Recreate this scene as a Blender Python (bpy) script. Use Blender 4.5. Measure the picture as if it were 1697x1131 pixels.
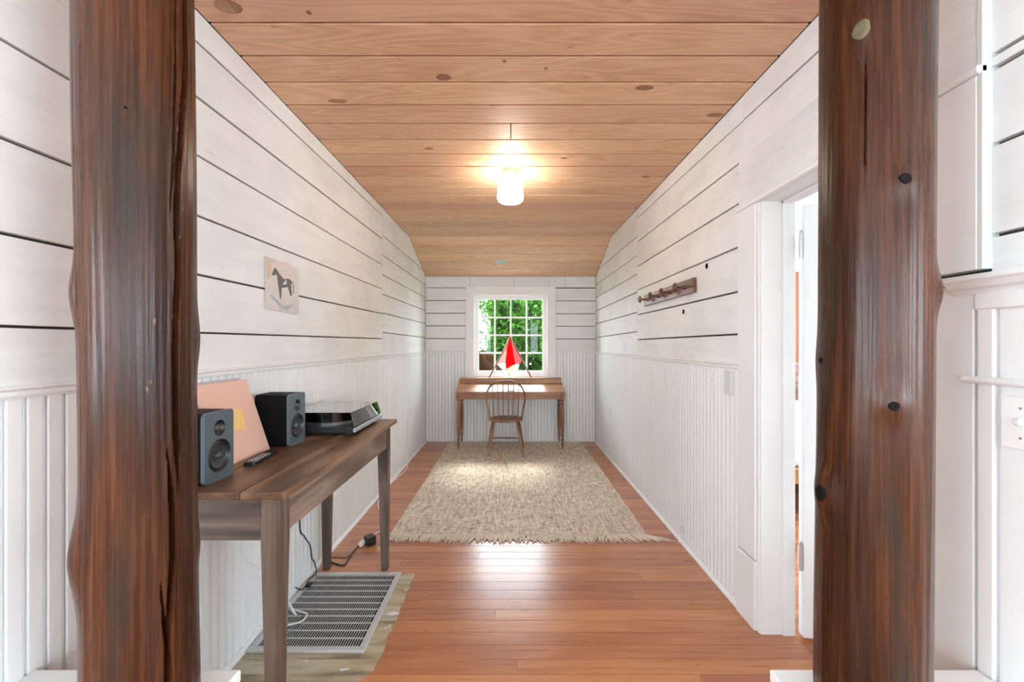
import bpy, bmesh, math, random
from mathutils import Vector, Matrix, noise
R = math.radians
PI = math.pi
rng = random.Random(7)
for o in list(bpy.data.objects): bpy.data.objects.remove(o)
scn = bpy.context.scene
COL = scn.collection

# ------------------------------------------------------------------ camera
F, CX, CY, H = 690.0, 846.5, 571.0, 1.35      # focal length in px, vanishing point, eye height
cd = bpy.data.cameras.new('camera'); cam = bpy.data.objects.new('camera', cd); COL.objects.link(cam)
cam.location = (0, 0, H); cam.rotation_euler = (PI/2, 0, 0)
cd.sensor_width = 36; cd.lens = 36*F/1697; cd.clip_start = .02
cd.shift_x = (848.5-CX)/1697; cd.shift_y = (CY-565.5)/1697
scn.camera = cam
# ------------------------------------------------------------------ world, sun, large lights
world = bpy.data.worlds.new('sky'); scn.world = world; world.use_nodes = True
bg = world.node_tree.nodes['Background']; bg.inputs[0].default_value = (.77, .895, 1, 1); bg.inputs[1].default_value = 13.0
def light(name, kind, loc, aim, energy, color=(1, 1, 1), **kw):
    l = bpy.data.lights.new(name, kind); l.energy = energy; l.color = color
    for k, v in kw.items(): setattr(l, k, v)
    o = bpy.data.objects.new(name, l); COL.objects.link(o); o.location = loc
    o.rotation_euler = Vector(aim).to_track_quat('-Z', 'Z').to_euler()
    return o
light('sun', 'SUN', (0, 12, 9), (-.07, -.67, -.76), 5.0, (1, .97, .92), angle=R(13))
def portal(loc, aim, w, h):                  # helps Cycles find the sky through a window opening; gives no light itself
    po = light('window_portal', 'AREA', loc, aim, 1, shape='RECTANGLE', size=w, size_y=h); po.data.cycles.is_portal = True
portal((0, 5.93, 1.47), (0, -1, 0), 1.02, 1.12)
BW = (.75, 1.85, 1.05, 2.15)                  # back windows of the near room: x range (mirrored), z range
for sx in (-1, 1):
    portal((sx*(BW[0]+BW[1])/2, -4.05, (BW[2]+BW[3])/2), (0, 1, 0), BW[1]-BW[0], BW[3]-BW[2])
    portal((sx*3.15, -1.7, 1.55), (-sx, 0, 0), 1.6, 1.2)
portal((4.5, 3.2, 1.6), (-1, 0, 0), 1.6, 1.6)
vs = scn.view_settings; vs.view_transform = 'Standard'; vs.look = 'None'; vs.gamma = 1; vs.use_curve_mapping = False
vs.exposure = 1.14

# ------------------------------------------------------------------ place constants (m)
XL, XR, YB = -1.183, 1.175, 5.769            # inner faces of the side walls and the end wall
ZC, YK, ZB = 2.611, 4.86, 2.29               # flat ceiling, where it starts to slope, its height at the end wall
def P(px, py, d): return Vector(((px-CX)/F*d, d, H-(py-CY)/F*d))
def dwall(px, x): return x*F/(px-CX)
def zat(py, d): return H-(py-CY)/F*d
def dfloor(py, z=0): return (H-z)*F/(py-CY)

# ------------------------------------------------------------------ materials
class NT:
    def __init__(s, name):
        s.m = bpy.data.materials.new(name); s.m.use_nodes = True
        s.t = s.m.node_tree; s.b = s.t.nodes['Principled BSDF']; s.out = s.t.nodes['Material Output']
    def n(s, typ, ins=None, **kw):
        nd = s.t.nodes.new(typ)
        for k, v in kw.items(): setattr(nd, k, v)
        for k, v in (ins or {}).items(): s.set(nd.inputs[k], v)
        return nd
    def set(s, sock, v):
        if isinstance(v, bpy.types.NodeSocket): s.t.links.new(v, sock)
        elif hasattr(v, 'outputs'): s.t.links.new(v.outputs[0], sock)
        elif isinstance(v, tuple) and len(v) == 3 and sock.type == 'RGBA': sock.default_value = v+(1,)
        else: sock.default_value = v
    def math(s, op, a, b=0., c=None):
        nd = s.n('ShaderNodeMath', {0: a, 1: b}, operation=op)
        if c is not None: s.set(nd.inputs[2], c)
        return nd.outputs[0]
    def mix(s, f, a, b, bt='MIX'):
        nd = s.n('ShaderNodeMix', data_type='RGBA', blend_type=bt)
        s.set(nd.inputs[0], f); s.set(nd.inputs[6], a); s.set(nd.inputs[7], b); return nd.outputs[2]
    def ramp(s, f, stops):
        nd = s.n('ShaderNodeValToRGB', {0: f}); e = nd.color_ramp.elements
        while len(e) < len(stops): e.new(.5)
        for q, (p, c) in zip(e, stops):
            q.position = p; q.color = (c+(1,)) if isinstance(c, tuple) else (c, c, c, 1)
        return nd.outputs[0]
    def coords(s, space, sc, rnd=True, off=(0, 0, 0)):
        src = s.n('ShaderNodeNewGeometry').outputs['Position'] if space == 'world' else s.n('ShaderNodeTexCoord').outputs['Object']
        if rnd:
            oi = s.n('ShaderNodeObjectInfo').outputs['Random']
            sv = s.n('ShaderNodeVectorMath', {0: (17., 31., 23.)}, operation='SCALE'); s.set(sv.inputs['Scale'], oi)
            src = s.n('ShaderNodeVectorMath', {0: src, 1: sv.outputs[0]}, operation='ADD').outputs[0]
        return s.n('ShaderNodeMapping', {0: src, 1: off, 3: sc}).outputs[0]
    def noise(s, vec, scale=1., detail=3., rough=.5, dist=0.):
        return s.n('ShaderNodeTexNoise', {'Vector': vec, 'Scale': scale, 'Detail': detail, 'Roughness': rough, 'Distortion': dist}).outputs[0]
    def bump(s, h, st=.3, dist=.002):
        s.set(s.b.inputs['Normal'], s.n('ShaderNodeBump', {'Height': h, 'Strength': st, 'Distance': dist}))
    def fin(s, **kw):
        for k, v in kw.items(): s.set(s.b.inputs[k.replace('_', ' ')], v)
        return s.m
def plain(name, c, rough=.5, metal=0., **kw):
    n = NT(name); return n.fin(Base_Color=c, Roughness=rough, Metallic=metal, **kw)

def wood(name, dark, mid, light_, axis=0, space='world', rough=.4, coat=0., ringk=9., fine=1., tone=.22, bump=.25, spec=.5, cross=1., specks=.0, extra=None, ra=.42, fa=.62, ca=.45):
    n = NT(name)
    def sc(al, cr): v = [cr*cross]*3; v[axis] = al; return tuple(v)
    big = n.noise(n.coords(space, sc(.55, 4.2)), 1., 2., .5, .25)
    ring = n.math('PINGPONG', n.math('MULTIPLY', big, ringk), .5)
    ring = n.math('MULTIPLY', ring, 2.)
    fib = n.noise(n.coords(space, sc(3.*fine, 95.*fine)), 1., 5., .65)
    cloud = n.noise(n.coords(space, sc(.9, 2.6)), 1.3, 3.)
    v = n.math('ADD', n.math('MULTIPLY', n.math('POWER', ring, 1.8), ra), n.math('MULTIPLY', fib, fa))
    v = n.math('ADD', v, (.42-ra)*.45+(.62-fa)*.5)
    v = n.math('ADD', v, n.math('MULTIPLY', n.math('SUBTRACT', cloud, .5), ca))
    col = n.ramp(v, [(.18, dark), (.48, mid), (.8, light_)])
    oi = n.n('ShaderNodeObjectInfo').outputs['Random']
    hs = n.n('ShaderNodeHueSaturation', {'Color': col, 'Value': n.math('ADD', n.math('MULTIPLY', oi, tone*2), 1-tone), 'Hue': n.math('ADD', n.math('MULTIPLY', oi, .012), .494)})
    col = hs.outputs[0]
    rgh = n.math('ADD', n.math('MULTIPLY', fib, .2), rough-.1)
    if specks:
        sp = n.noise(n.coords(space, sc(12., 30.)), 1., 2.)
        col = n.mix(n.ramp(sp, [(.70-.0, 0.), (.74, specks)]), col, tuple(c*.3 for c in dark))
    if extra: col, rgh = extra(n, col, rgh)
    n.bump(n.math('ADD', fib, n.math('MULTIPLY', ring, .3)), bump, .0015)
    return n.fin(Base_Color=col, Roughness=rgh, Coat_Weight=coat, Coat_Roughness=.2, Specular_IOR_Level=spec)

def floor_patch(n, col, rgh):
    g = n.n('ShaderNodeNewGeometry').outputs['Position']; xyz = n.n('ShaderNodeSeparateXYZ', {0: g})
    e = n.noise(n.coords('world', (9, 9, 9), False), 1., 3.)
    x = n.math('ADD', xyz.outputs[0], n.math('MULTIPLY', n.math('SUBTRACT', e, .5), .035))
    y = n.math('ADD', xyz.outputs[1], n.math('MULTIPLY', n.math('SUBTRACT', e, .5), .03))
    m = n.math('MULTIPLY', n.math('LESS_THAN', x, -.563), n.math('LESS_THAN', y, 2.45))
    corner = n.math('GREATER_THAN', n.math('SUBTRACT', y, n.math('MULTIPLY', n.math('MAXIMUM', n.math('ADD', x, .68), 0.), 1.2)), 1.58)
    m = n.math('MULTIPLY', m, corner)
    w = n.noise(n.coords('world', (3, 14, 5), True), 1.2, 4.)
    pc = n.ramp(w, [(.25, (.15, .125, .09)), (.45, (.42, .34, .21)), (.6, (.52, .46, .33)), (.8, (.30, .28, .25))])
    sp = n.noise(n.coords('world', (11, 16, 9), False, (3, 1, 0)), 1., 2.)
    pc = n.mix(n.ramp(sp, [(.665, 0.), (.69, 1.)]), pc, (.72, .74, .76))
    return n.mix(m, col, pc), n.math('ADD', rgh, n.math('MULTIPLY', m, .3))

def paint(name, c, axis=None, rough=.55, smudge=.1, space='world', bump=.18, worn=0.):
    n = NT(name)
    s1 = [16.]*3; s2 = [70.]*3
    if axis is not None: s1[axis] = 1.6; s2[axis] = 4.
    cl = n.noise(n.coords(space, (1.6, 1.6, 2.2)), 1.4, 4., .6)
    fb = n.noise(n.coords(space, tuple(s2)), 1., 4., .6)
    st = n.noise(n.coords(space, tuple(s1)), 1., 3., .6)
    col = n.mix(n.math('MULTIPLY', n.ramp(cl, [(.42, 0.), (.72, 1.)]), smudge*1.7), c, tuple(x*.72 for x in c))
    col = n.mix(n.math('MULTIPLY', n.ramp(st, [(.45, 0.), (.7, 1.)]), smudge), col, tuple(x*.75 for x in c))
    if worn:
        wv = n.noise(n.coords(space, tuple(3. if i == axis else 34. for i in range(3)), True, (5, 2, 1)), 1., 4., .7)
        col = n.mix(n.math('MULTIPLY', n.math('MULTIPLY', n.ramp(wv, [(.64, 0.), (.68, 1.)]), n.ramp(cl, [(.55, 0.), (.68, 1.)])), worn), col, (.25, .23, .2))
    n.bump(n.math('ADD', fb, n.math('MULTIPLY', cl, .6)), bump, .002)
    return n.fin(Base_Color=col, Roughness=rough)

M = {}
M['board_y'] = paint('painted_board_lengthwise', (.82, .82, .81), 1, .6, .28, worn=.9)
M['board_x'] = paint('painted_board_crosswise', (.80, .80, .785), 0, .6, .18, worn=.5)
M['bead'] = paint('painted_beadboard', (.83, .835, .83), 2, .45, .05)
M['trim'] = paint('painted_trim', (.82, .82, .81), 2, .42, .06, bump=.1)
M['trim_mint'] = paint('painted_trim_edge', (.70, .76, .72), 2, .45, .08)
M['white'] = plain('white_gloss', (.90, .90, .89), .35)
M['shell'] = plain('plain_white_shell', (.80, .79, .77), .7)
M['gap'] = plain('dark_backing_wood', (.05, .038, .028), .9)
M['ceil'] = wood('ceiling_fir', (.50, .265, .145), (.72, .45, .28), (.82, .57, .39), 0, rough=.55, ringk=22., tone=.10, bump=.15, specks=.3, cross=1.1, ra=.20, fa=.42, ca=.40)
M['ceil_knot'] = wood('ceiling_knot', (.16, .07, .03), (.33, .175, .095), (.46, .26, .15), 1, 'object', rough=.55, ringk=30., ra=.4, cross=6.)
M['floor'] = wood('floor_fir', (.27, .090, .034), (.45, .172, .072), (.56, .25, .115), 0, rough=.30, coat=.22, ringk=7., tone=.17, ra=.14, fa=.42, ca=.40, bump=.12, specks=.25, extra=floor_patch)
M['floor2'] = wood('floor_fir_wide', (.20, .060, .020), (.40, .140, .052), (.54, .225, .092), 0, rough=.32, coat=.15, ringk=7., tone=.05)
def log_extra(n, col, rgh):
    gs = n.noise(n.coords('object', (9, 9, 1.3), True, (2, 5, 1)), 1., 4., .6)
    col = n.mix(n.math('MULTIPLY', n.ramp(gs, [(.52, 0.), (.68, 1.)]), .8), col, (.022, .020, .015))
    sc_ = n.noise(n.coords('object', (40, 40, 11), True, (1, 5, 3)), 1., 3., .7)
    col = n.mix(n.math('MULTIPLY', n.ramp(sc_, [(.735, 0.), (.76, 1.)]), .45), col, (.36, .19, .08))
    return col, rgh
M['log'] = wood('varnished_log', (.006, .0028, .0016), (.046, .0150, .0052), (.110, .038, .0125), 2, 'object', spec=.22, rough=.27, coat=0., ringk=6., tone=.06, bump=.5, cross=1.6, ra=.16, fa=.85, ca=.55, extra=log_extra)
M['knot'] = plain('knot_dark', (.006, .005, .0045), .85, Specular_IOR_Level=.15)
M['knot_pale'] = wood('knot_pale', (.06, .05, .02), (.12, .095, .04), (.24, .17, .09), 2, 'object', rough=.6)
M['table'] = wood('weathered_oak', (.060, .039, .028), (.165, .110, .080), (.28, .20, .155), 1, 'object', rough=.5, ringk=6., tone=.08, specks=.3)
M['table_x'] = wood('weathered_oak_end', (.05, .038, .03), (.14, .102, .077), (.23, .172, .135), 0, 'object', rough=.55, ringk=6., tone=.08)
M['table_z'] = wood('weathered_oak_leg', (.042, .029, .022), (.115, .078, .058), (.20, .142, .11), 2, 'object', rough=.5, ringk=6., tone=.08)
M['table_top'] = wood('weathered_oak_top', (.045, .021, .011), (.165, .080, .040), (.27, .15, .085), 1, 'object', rough=.36, ringk=6., tone=.12, specks=.5)
M['desk'] = wood('desk_walnut', (.22, .092, .04), (.38, .18, .08), (.48, .25, .12), 0, 'object', rough=.30, ringk=5., tone=.06, coat=.35)
M['desk_z'] = wood('desk_walnut_leg', (.12, .052, .026), (.25, .115, .058), (.35, .18, .095), 2, 'object', rough=.4, ringk=5., tone=.06)
M['chair'] = wood('chair_elm', (.13, .058, .03), (.26, .125, .066), (.36, .19, .105), 2, 'object', rough=.36, ringk=5., tone=.05)
M['peg'] = wood('coat_peg_wood', (.06, .028, .013), (.14, .07, .036), (.22, .12, .065), 0, 'object', rough=.35, ringk=4.)
M['rack'] = wood('coat_rack_board', (.13, .05, .026), (.28, .135, .08), (.42, .25, .17), 1, 'object', rough=.35, ringk=4.)
M['black'] = plain('black_plastic', (.012, .012, .013), .42)
M['black_soft'] = plain('black_vinyl', (.004, .004, .0045), .6, Specular_IOR_Level=.12)
M['cone'] = plain('speaker_cone', (.035, .036, .038), .5)
M['rubber'] = plain('rubber_surround', (.018, .018, .019), .38)
M['baffle'] = plain('blue_sheen_baffle', (.115, .155, .175), .36, .35)  # blue-grey sheen of a dark baffle, put into the base colour
M['cap'] = plain('dust_cap', (.06, .062, .065), .3)
M['chrome'] = plain('nickel', (.6, .6, .6), .3, .9)
M['steelblue'] = plain('brushed_silver', (.42, .47, .50), .32, .6)
M['grille'] = plain('grille_enamel', (.56, .56, .56), .4, .25)
M['grille_fin'] = plain('grille_fin_enamel', (.55, .55, .55), .4, .1)
M['dark'] = plain('shade_black', (.006, .006, .006), .95)
M['pink'] = paint('salmon_card', (.78, .49, .385), None, .6, .06, 'object', .05)
M['greycard'] = paint('grey_card', (.52, .46, .45), None, .6, .2, 'object', .05)
M['note'] = plain('yellow_paper', (.86, .58, .22), .7)
M['plate'] = plain('white_plate', (.86, .86, .85), .3)
M['plate_grey'] = plain('painted_grey_plate', (.66, .66, .65), .4)
M['bulbbase'] = plain('aged_brass_cream', (.62, .45, .27), .35, .4)
n = NT('lit_opal_glass'); M['opal'] = n.fin(Base_Color=(.9, .88, .84), Roughness=.25, Emission_Color=(1, .91, .77), Emission_Strength=17.)
M['ivory'] = plain('ivory_wire', (.80, .78, .74), .45)
M['tape'] = paint('blue_tape', (.33, .50, .60), None, .6, .15, 'object')
# glass: mostly clear, mirror-like at grazing angles
def glass(name, tint, gloss, rough=.02):
    n = NT(name); n.t.nodes.remove(n.b)
    tr = n.n('ShaderNodeBsdfTransparent', {0: tint}); gl = n.n('ShaderNodeBsdfGlossy', {'Roughness': rough})
    fr = n.n('ShaderNodeFresnel', {0: 1.45})
    mx = n.n('ShaderNodeMixShader', {0: n.math('MULTIPLY', fr.outputs[0], gloss), 1: tr.outputs[0], 2: gl.outputs[0]})
    n.t.links.new(mx.outputs[0], n.out.inputs[0]); return n.m
M['glass'] = glass('window_glass', (.97, .98, .97), .22)
M['lid'] = glass('smoky_acrylic', (.74, .74, .73), 1.9)
def sheer(name, c, transl, transp=0.):
    n = NT(name); d = n.n('ShaderNodeBsdfDiffuse', {0: c}); t = n.n('ShaderNodeBsdfTranslucent', {0: c})
    mx = n.n('ShaderNodeMixShader', {0: transl, 1: d.outputs[0], 2: t.outputs[0]})
    tp = n.n('ShaderNodeBsdfTransparent', {0: tuple(.35+.65*x for x in c)})
    m2 = n.n('ShaderNodeMixShader', {0: transp, 1: mx.outputs[0], 2: tp.outputs[0]})
    n.t.nodes.remove(n.b); n.t.links.new(m2.outputs[0], n.out.inputs[0]); return n.m
M['red'] = sheer('red_film', (.85, .012, .02), .5, .1)
M['rose'] = sheer('rose_film', (.92, .42, .36), .55, .3)
M['pinkfilm'] = sheer('pink_film', (.90, .22, .24), .55, .25)
M['cream'] = sheer('cream_film', (.86, .79, .68), .4)
M['palefilm'] = sheer('white_film', (.92, .91, .89), .5)
def rug_mat():
    n = NT('jute_weave')
    a = n.noise(n.coords('object', (62, 9, 30), False), 1., 4., .7)
    b = n.noise(n.coords('object', (14, 95, 30), False, (3, 1, 0)), 1., 4., .7)
    c = n.noise(n.coords('object', (2.2, 2.2, 2), False), 1., 3.)
    f = n.noise(n.coords('object', (210, 210, 90), False), 1., 2., .6)
    v = n.math('ADD', n.math('ADD', n.math('MULTIPLY', a, .42), n.math('MULTIPLY', b, .42)), n.math('MULTIPLY', f, .16))
    col = n.ramp(v, [(.36, (.16, .115, .078)), (.44, (.44, .35, .265)), (.51, (.66, .565, .455)), (.60, (.86, .79, .69))])
    col = n.mix(n.math('MULTIPLY', n.ramp(c, [(.4, 0.), (.65, 1.)]), .2), col, (.50, .39, .29))
    n.bump(v, .6, .004)
    return n.fin(Base_Color=col, Roughness=.9, Specular_IOR_Level=.15)
M['rug'] = rug_mat()
M['fringe'] = paint('jute_fringe', (.74, .65, .53), None, .9, .35, 'object')
def leafmat(name, a, b):
    n = NT(name); v = n.noise(n.coords('world', (9, 9, 9), False), 1., 3.)
    col = n.ramp(v, [(.35, a), (.62, b)])
    d = n.n('ShaderNodeBsdfPrincipled', {'Base Color': col, 'Roughness': .55, 'Specular IOR Level': .2}); t = n.n('ShaderNodeBsdfTranslucent', {0: col})
    mx = n.n('ShaderNodeMixShader', {0: .45, 1: d.outputs[0], 2: t.outputs[0]})
    n.t.nodes.remove(n.b); n.t.links.new(mx.outputs[0], n.out.inputs[0]); return n.m
M['leafA'] = leafmat('leaf_mid_green', (.008, .045, .005), (.065, .17, .015))
M['leafB'] = leafmat('leaf_yellow_green', (.025, .085, .006), (.14, .235, .02))
M['soil'] = paint('dark_soil', (.024, .011, .005), None, .95, .5, bump=1.); M['soil'].node_tree.nodes['Principled BSDF'].inputs['Specular IOR Level'].default_value = 0.
M['grass'] = paint('lawn', (.10, .24, .035), None, .95, .5, bump=1.)
M['bark'] = plain('bark', (.09, .06, .04), .9)
M['petal'] = plain('hydrangea_blue', (.42, .55, .66), .7)
M['linen'] = paint('white_linen', (.85, .85, .84), None, .8, .06, 'object')
M['curtain'] = plain('rust_curtain', (.48, .20, .11), .85)
M['pine'] = wood('bed_pine', (.32, .15, .05), (.55, .29, .11), (.66, .40, .19), 0, 'object', rough=.45)
M['walnut'] = wood('headboard_walnut', (.12, .05, .025), (.24, .11, .06), (.33, .17, .1), 0, 'object', rough=.4)

# ------------------------------------------------------------------ mesh helpers
def obj(name, bm, m, parent=None, loc=None, rot=None, smooth=False):
    if isinstance(bm, bpy.types.Mesh): me = bm
    else:
        bmesh.ops.recalc_face_normals(bm, faces=bm.faces)
        if smooth:
            for f in bm.faces: f.smooth = True
            for e in bm.edges:
                if len(e.link_faces) == 2 and e.calc_face_angle(0) > R(38): e.smooth = False
        me = bpy.data.meshes.new(name); bm.to_mesh(me); bm.free()
        me.materials.append(M[m] if isinstance(m, str) else m)
    o = bpy.data.objects.new(name, me); COL.objects.link(o)
    if parent: o.parent = parent
    if loc is not None: o.location = loc
    if rot is not None: o.rotation_euler = rot
    return o
def tag(o, label=None, cat=None, group=None, kind=None):
    for k, v in (('label', label), ('category', cat), ('group', group), ('kind', kind)):
        if v: o[k] = v
    return o
def thing(name, label, cat, loc=(0, 0, 0), rz=0, group=None):
    o = bpy.data.objects.new(name, None); COL.objects.link(o); o.location = loc; o.rotation_euler = (0, 0, rz); o.empty_display_size = .1
    return tag(o, label, cat, group)
def struct(name, bm, m, **kw): return tag(obj(name, bm, m, **kw), kind='structure')
def NB(): return bmesh.new()
def box(x0, x1, y0, y1, z0, z1, bev=0., bm=None, seg=1):
    t = bmesh.new()
    bmesh.ops.create_cube(t, size=1)
    for v in t.verts: v.co = Vector((x0+(v.co.x+.5)*(x1-x0), y0+(v.co.y+.5)*(y1-y0), z0+(v.co.z+.5)*(z1-z0)))
    if bev: bmesh.ops.bevel(t, geom=t.edges[:], offset=bev, segments=seg, affect='EDGES', profile=.5)
    return merge(bm, t)
def merge(bm, t):
    if bm is None: return t
    me = bpy.data.meshes.new('t'); t.to_mesh(me); t.free(); bm.from_mesh(me); bpy.data.meshes.remove(me); return bm
def prism(pts, h0, h1, axis=2, bm=None):
    """closed polygon (2-D) extruded along an axis; pts map to the other two axes in order"""
    bm = bm or bmesh.new()
    def co(p, h):
        return {0: (h, p[0], p[1]), 1: (p[0], h, p[1]), 2: (p[0], p[1], h)}[axis]
    a = [bm.verts.new(co(p, h0)) for p in pts]; b = [bm.verts.new(co(p, h1)) for p in pts]
    bm.faces.new(a); bm.faces.new(b[::-1])
    for i in range(len(pts)): j = (i+1) % len(pts); bm.faces.new((a[i], b[i], b[j], a[j]))
    return bm
def lathe(prof, segs=24, bm=None, axis='z', c=(0, 0, 0), closed=True):
    bm = bm or bmesh.new(); rings = []; c = Vector(c)
    def co(r, h, a):
        x, y = r*math.cos(a), r*math.sin(a)
        return c+Vector({'z': (x, y, h), 'x': (h, x, y), 'y': (x, h, y)}[axis])
    for r, h in prof:
        if r < 1e-5: rings.append([bm.verts.new(co(0, h, 0))])
        else: rings.append([bm.verts.new(co(r, h, 2*PI*k/segs)) for k in range(segs)])
    for A, B in zip(rings, rings[1:]):
        for k in range(segs):
            q = (k+1) % segs
            f = [A[k % len(A)], A[q % len(A)], B[q % len(B)], B[k % len(B)]]
            f2 = []
            for v in f:
                if v not in f2: f2.append(v)
            if len(f2) > 2: bm.faces.new(f2)
    if closed:
        for r_ in (rings[0], rings[-1]):
            if len(r_) > 2: bm.faces.new(r_)
    return bm
def tube(pts, r, segs=8, bm=None, cap=True):
    bm = bm or bmesh.new(); pts = [Vector(p) for p in pts]; n_ = len(pts)
    rs = r if isinstance(r, (list, tuple)) else [r]*n_
    up = None; rings = []
    for i, p in enumerate(pts):
        t = (pts[min(i+1, n_-1)]-pts[max(i-1, 0)]).normalized()
        if up is None: up = t.orthogonal().normalized()
        up = (up-t*up.dot(t)).normalized() if (up-t*up.dot(t)).length > 1e-6 else t.orthogonal().normalized()
        s = t.cross(up)
        rings.append([bm.verts.new(p+(up*math.cos(2*PI*k/segs)+s*math.sin(2*PI*k/segs))*rs[i]) for k in range(segs)])
    for A, B in zip(rings, rings[1:]):
        for k in range(segs): q = (k+1) % segs; bm.faces.new((A[k], A[q], B[q], B[k]))
    if cap: bm.faces.new(rings[0]); bm.faces.new(rings[-1][::-1])
    return bm
def spline(ps, n_=8):
    ps = [Vector(p) for p in ps]; out = []
    for i in range(len(ps)-1):
        p0, p1, p2, p3 = ps[max(i-1, 0)], ps[i], ps[i+1], ps[min(i+2, len(ps)-1)]
        for k in range(n_):
            t = k/n_
            out.append(.5*((2*p1)+(p2-p0)*t+(2*p0-5*p1+4*p2-p3)*t*t+(3*p1-p0-3*p2+p3)*t**3))
    return out+[ps[-1]]
def rrect(x0, x1, z0, z1, r, seg=5):
    pts = []
    for cx, cz, a0 in ((x1-r, z1-r, 0), (x0+r, z1-r, 90), (x0+r, z0+r, 180), (x1-r, z0+r, 270)):
        for k in range(seg+1): a = R(a0+90*k/seg); pts.append((cx+r*math.cos(a), cz+r*math.sin(a)))
    return pts
def circ(cx, cz, r, n_=32): return [(cx+r*math.cos(2*PI*k/n_), cz+r*math.sin(2*PI*k/n_)) for k in range(n_)]
def plate_holes(outer, holes, h0, h1, axis):
    bm = bmesh.new()
    def co(p, h): return {0: (h, p[0], p[1]), 1: (p[0], h, p[1]), 2: (p[0], p[1], h)}[axis]
    for loop in [outer]+holes:
        vs_ = [bm.verts.new(co(p, h0)) for p in loop]
        for i in range(len(vs_)): bm.edges.new((vs_[i], vs_[(i+1) % len(vs_)]))
    r_ = bmesh.ops.triangle_fill(bm, edges=bm.edges[:], use_beauty=True)
    ex = bmesh.ops.extrude_face_region(bm, geom=[f for f in r_['geom'] if isinstance(f, bmesh.types.BMFace)])
    d = Vector(co((0, 0), h1))-Vector(co((0, 0), h0))
    for v in ex['geom']:
        if isinstance(v, bmesh.types.BMVert): v.co += d
    return bm
def copy_tree(o, parent=None):
    c = o.copy(); COL.objects.link(c); c.parent = parent
    for ch in list(o.children): copy_tree(ch, c)
    return c

# ================================================================== SETTING
# ---- floor
fl = struct('floor', box(-3.2, XR+.14, -4.1, YB+.1, -.12, -.020), 'gap')
obj('near_boards', box(-3.1, 3.1, -4.0, .95, -.019, 0), 'floor2', fl)
pitch, y = .0835, .95
fr = random.Random(3)
while y < YB-.01:
    y1 = min(y+pitch, YB)
    cuts = [XL]; x = XL+fr.uniform(.3, 2.6)
    while x < XR-.15: cuts.append(x); x += fr.uniform(1.3, 3.2)
    cuts.append(XR+(.14 if 1.17 < y < 1.96 else 0))
    for a, b in zip(cuts, cuts[1:]):
        obj('floor_plank', box(a+.0004, b-.0004, y+.0011, y1-.0011, -.02, fr.uniform(-.0006, .0), .0004), 'floor', fl)
    y += pitch
bf = struct('floor_bedroom', box(XR+.14, 4.5, .9, 5.6, -.12, 0), 'floor2')
# ---- ceiling
ce = NB(); box(-3.2, 3.2, -4.1, YK, ZC+.045, ZC+.12, bm=ce)
prism([(YK, ZC+.02), (YB+.15, ZB+.02-.15*(ZC-ZB)/(YB-YK)), (YB+.15, ZB+.12), (YK, ZC+.1)], -1.4, 1.4, 0, ce)
ce = struct('ceiling', ce, 'gap')
obj('near_ceiling_boards', box(-3.1, 3.1, -4.0, .74, ZC, ZC+.019), 'shell', ce)  # unseen ceiling, made white so it bounces neutral light
cl = [.74, .925, 1.11, 1.29, 1.455]
cl += [(ZC-H)*F/(CY-py) for py in (38, 93.1, 136.7, 174, 204.7, 231.6, 255, 275.8, 292.3, 309.5, 323.6, 335.8, 347.5, 357.3, 367.7, 375.7, 384.8)]
cl.append(YK)
for i, (a, b) in enumerate(zip(cl, cl[1:])):
    spl = [(XL, XR)] if i != 9 else [(XL, .0), (.0, XR)]
    for xa, xb in spl:
        obj('ceiling_plank', box(xa+.002, xb-.002, a+.005, b-.006, ZC-fr.uniform(0, .002), ZC+.02, .0015), 'ceil', ce)
sl = (ZB-ZC)/(YB-YK)
ys = [YK, 5.03, 5.22, 5.39, 5.57, YB]
for a, b in zip(ys, ys[1:]):
    za, zb = ZC+sl*(a-YK), ZC+sl*(b-YK)
    obj('ceiling_plank', prism([(a+.005, za), (b-.006, zb), (b-.006, zb+.02), (a+.005, za+.02)], XL+.002, XR-.002, 0), 'ceil', ce)
for px, py, w_, l_ in ((378, 10, .034, .05), (735, 128, .022, .035), (1068, 145, .020, .045), (1185, 190, .022, .05), (560, 167, .018, .05), (711, 246, .014, .03), (934, 262, .012, .022), (1070, 293, .012, .03), (512, 20, .010, .012), (836, 101, .008, .010), (905, 113, .007, .009), (668, 420, .02, .03)):
    if py < 395:
        d_ = (ZC-H)*F/(CY-py); k_ = lathe([(0, -.0006), (.7, -.0008), (.8, -.0003), (1, 0)], 18, closed=False)
        for v in k_.verts: v.co.x *= l_; v.co.y *= w_
        obj('knot', k_, 'ceil_knot', ce, loc=((px-CX)/F*d_, d_, ZC-.0022))
tp = thing('tape_patch', 'small faded blue patch stuck over a joint of the sloping wooden ceiling', 'patch', P(829, 437.5, 5.40))
z0 = ZC+sl*(5.40-YK); tp.location = ((829-CX)/F*5.4, 5.40, z0)
obj('tape', prism(rrect(-.075, .075, -.032, .032, .02), -.003, -.0005, 2), 'tape', tp, rot=(math.atan(sl), 0, 0))
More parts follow.
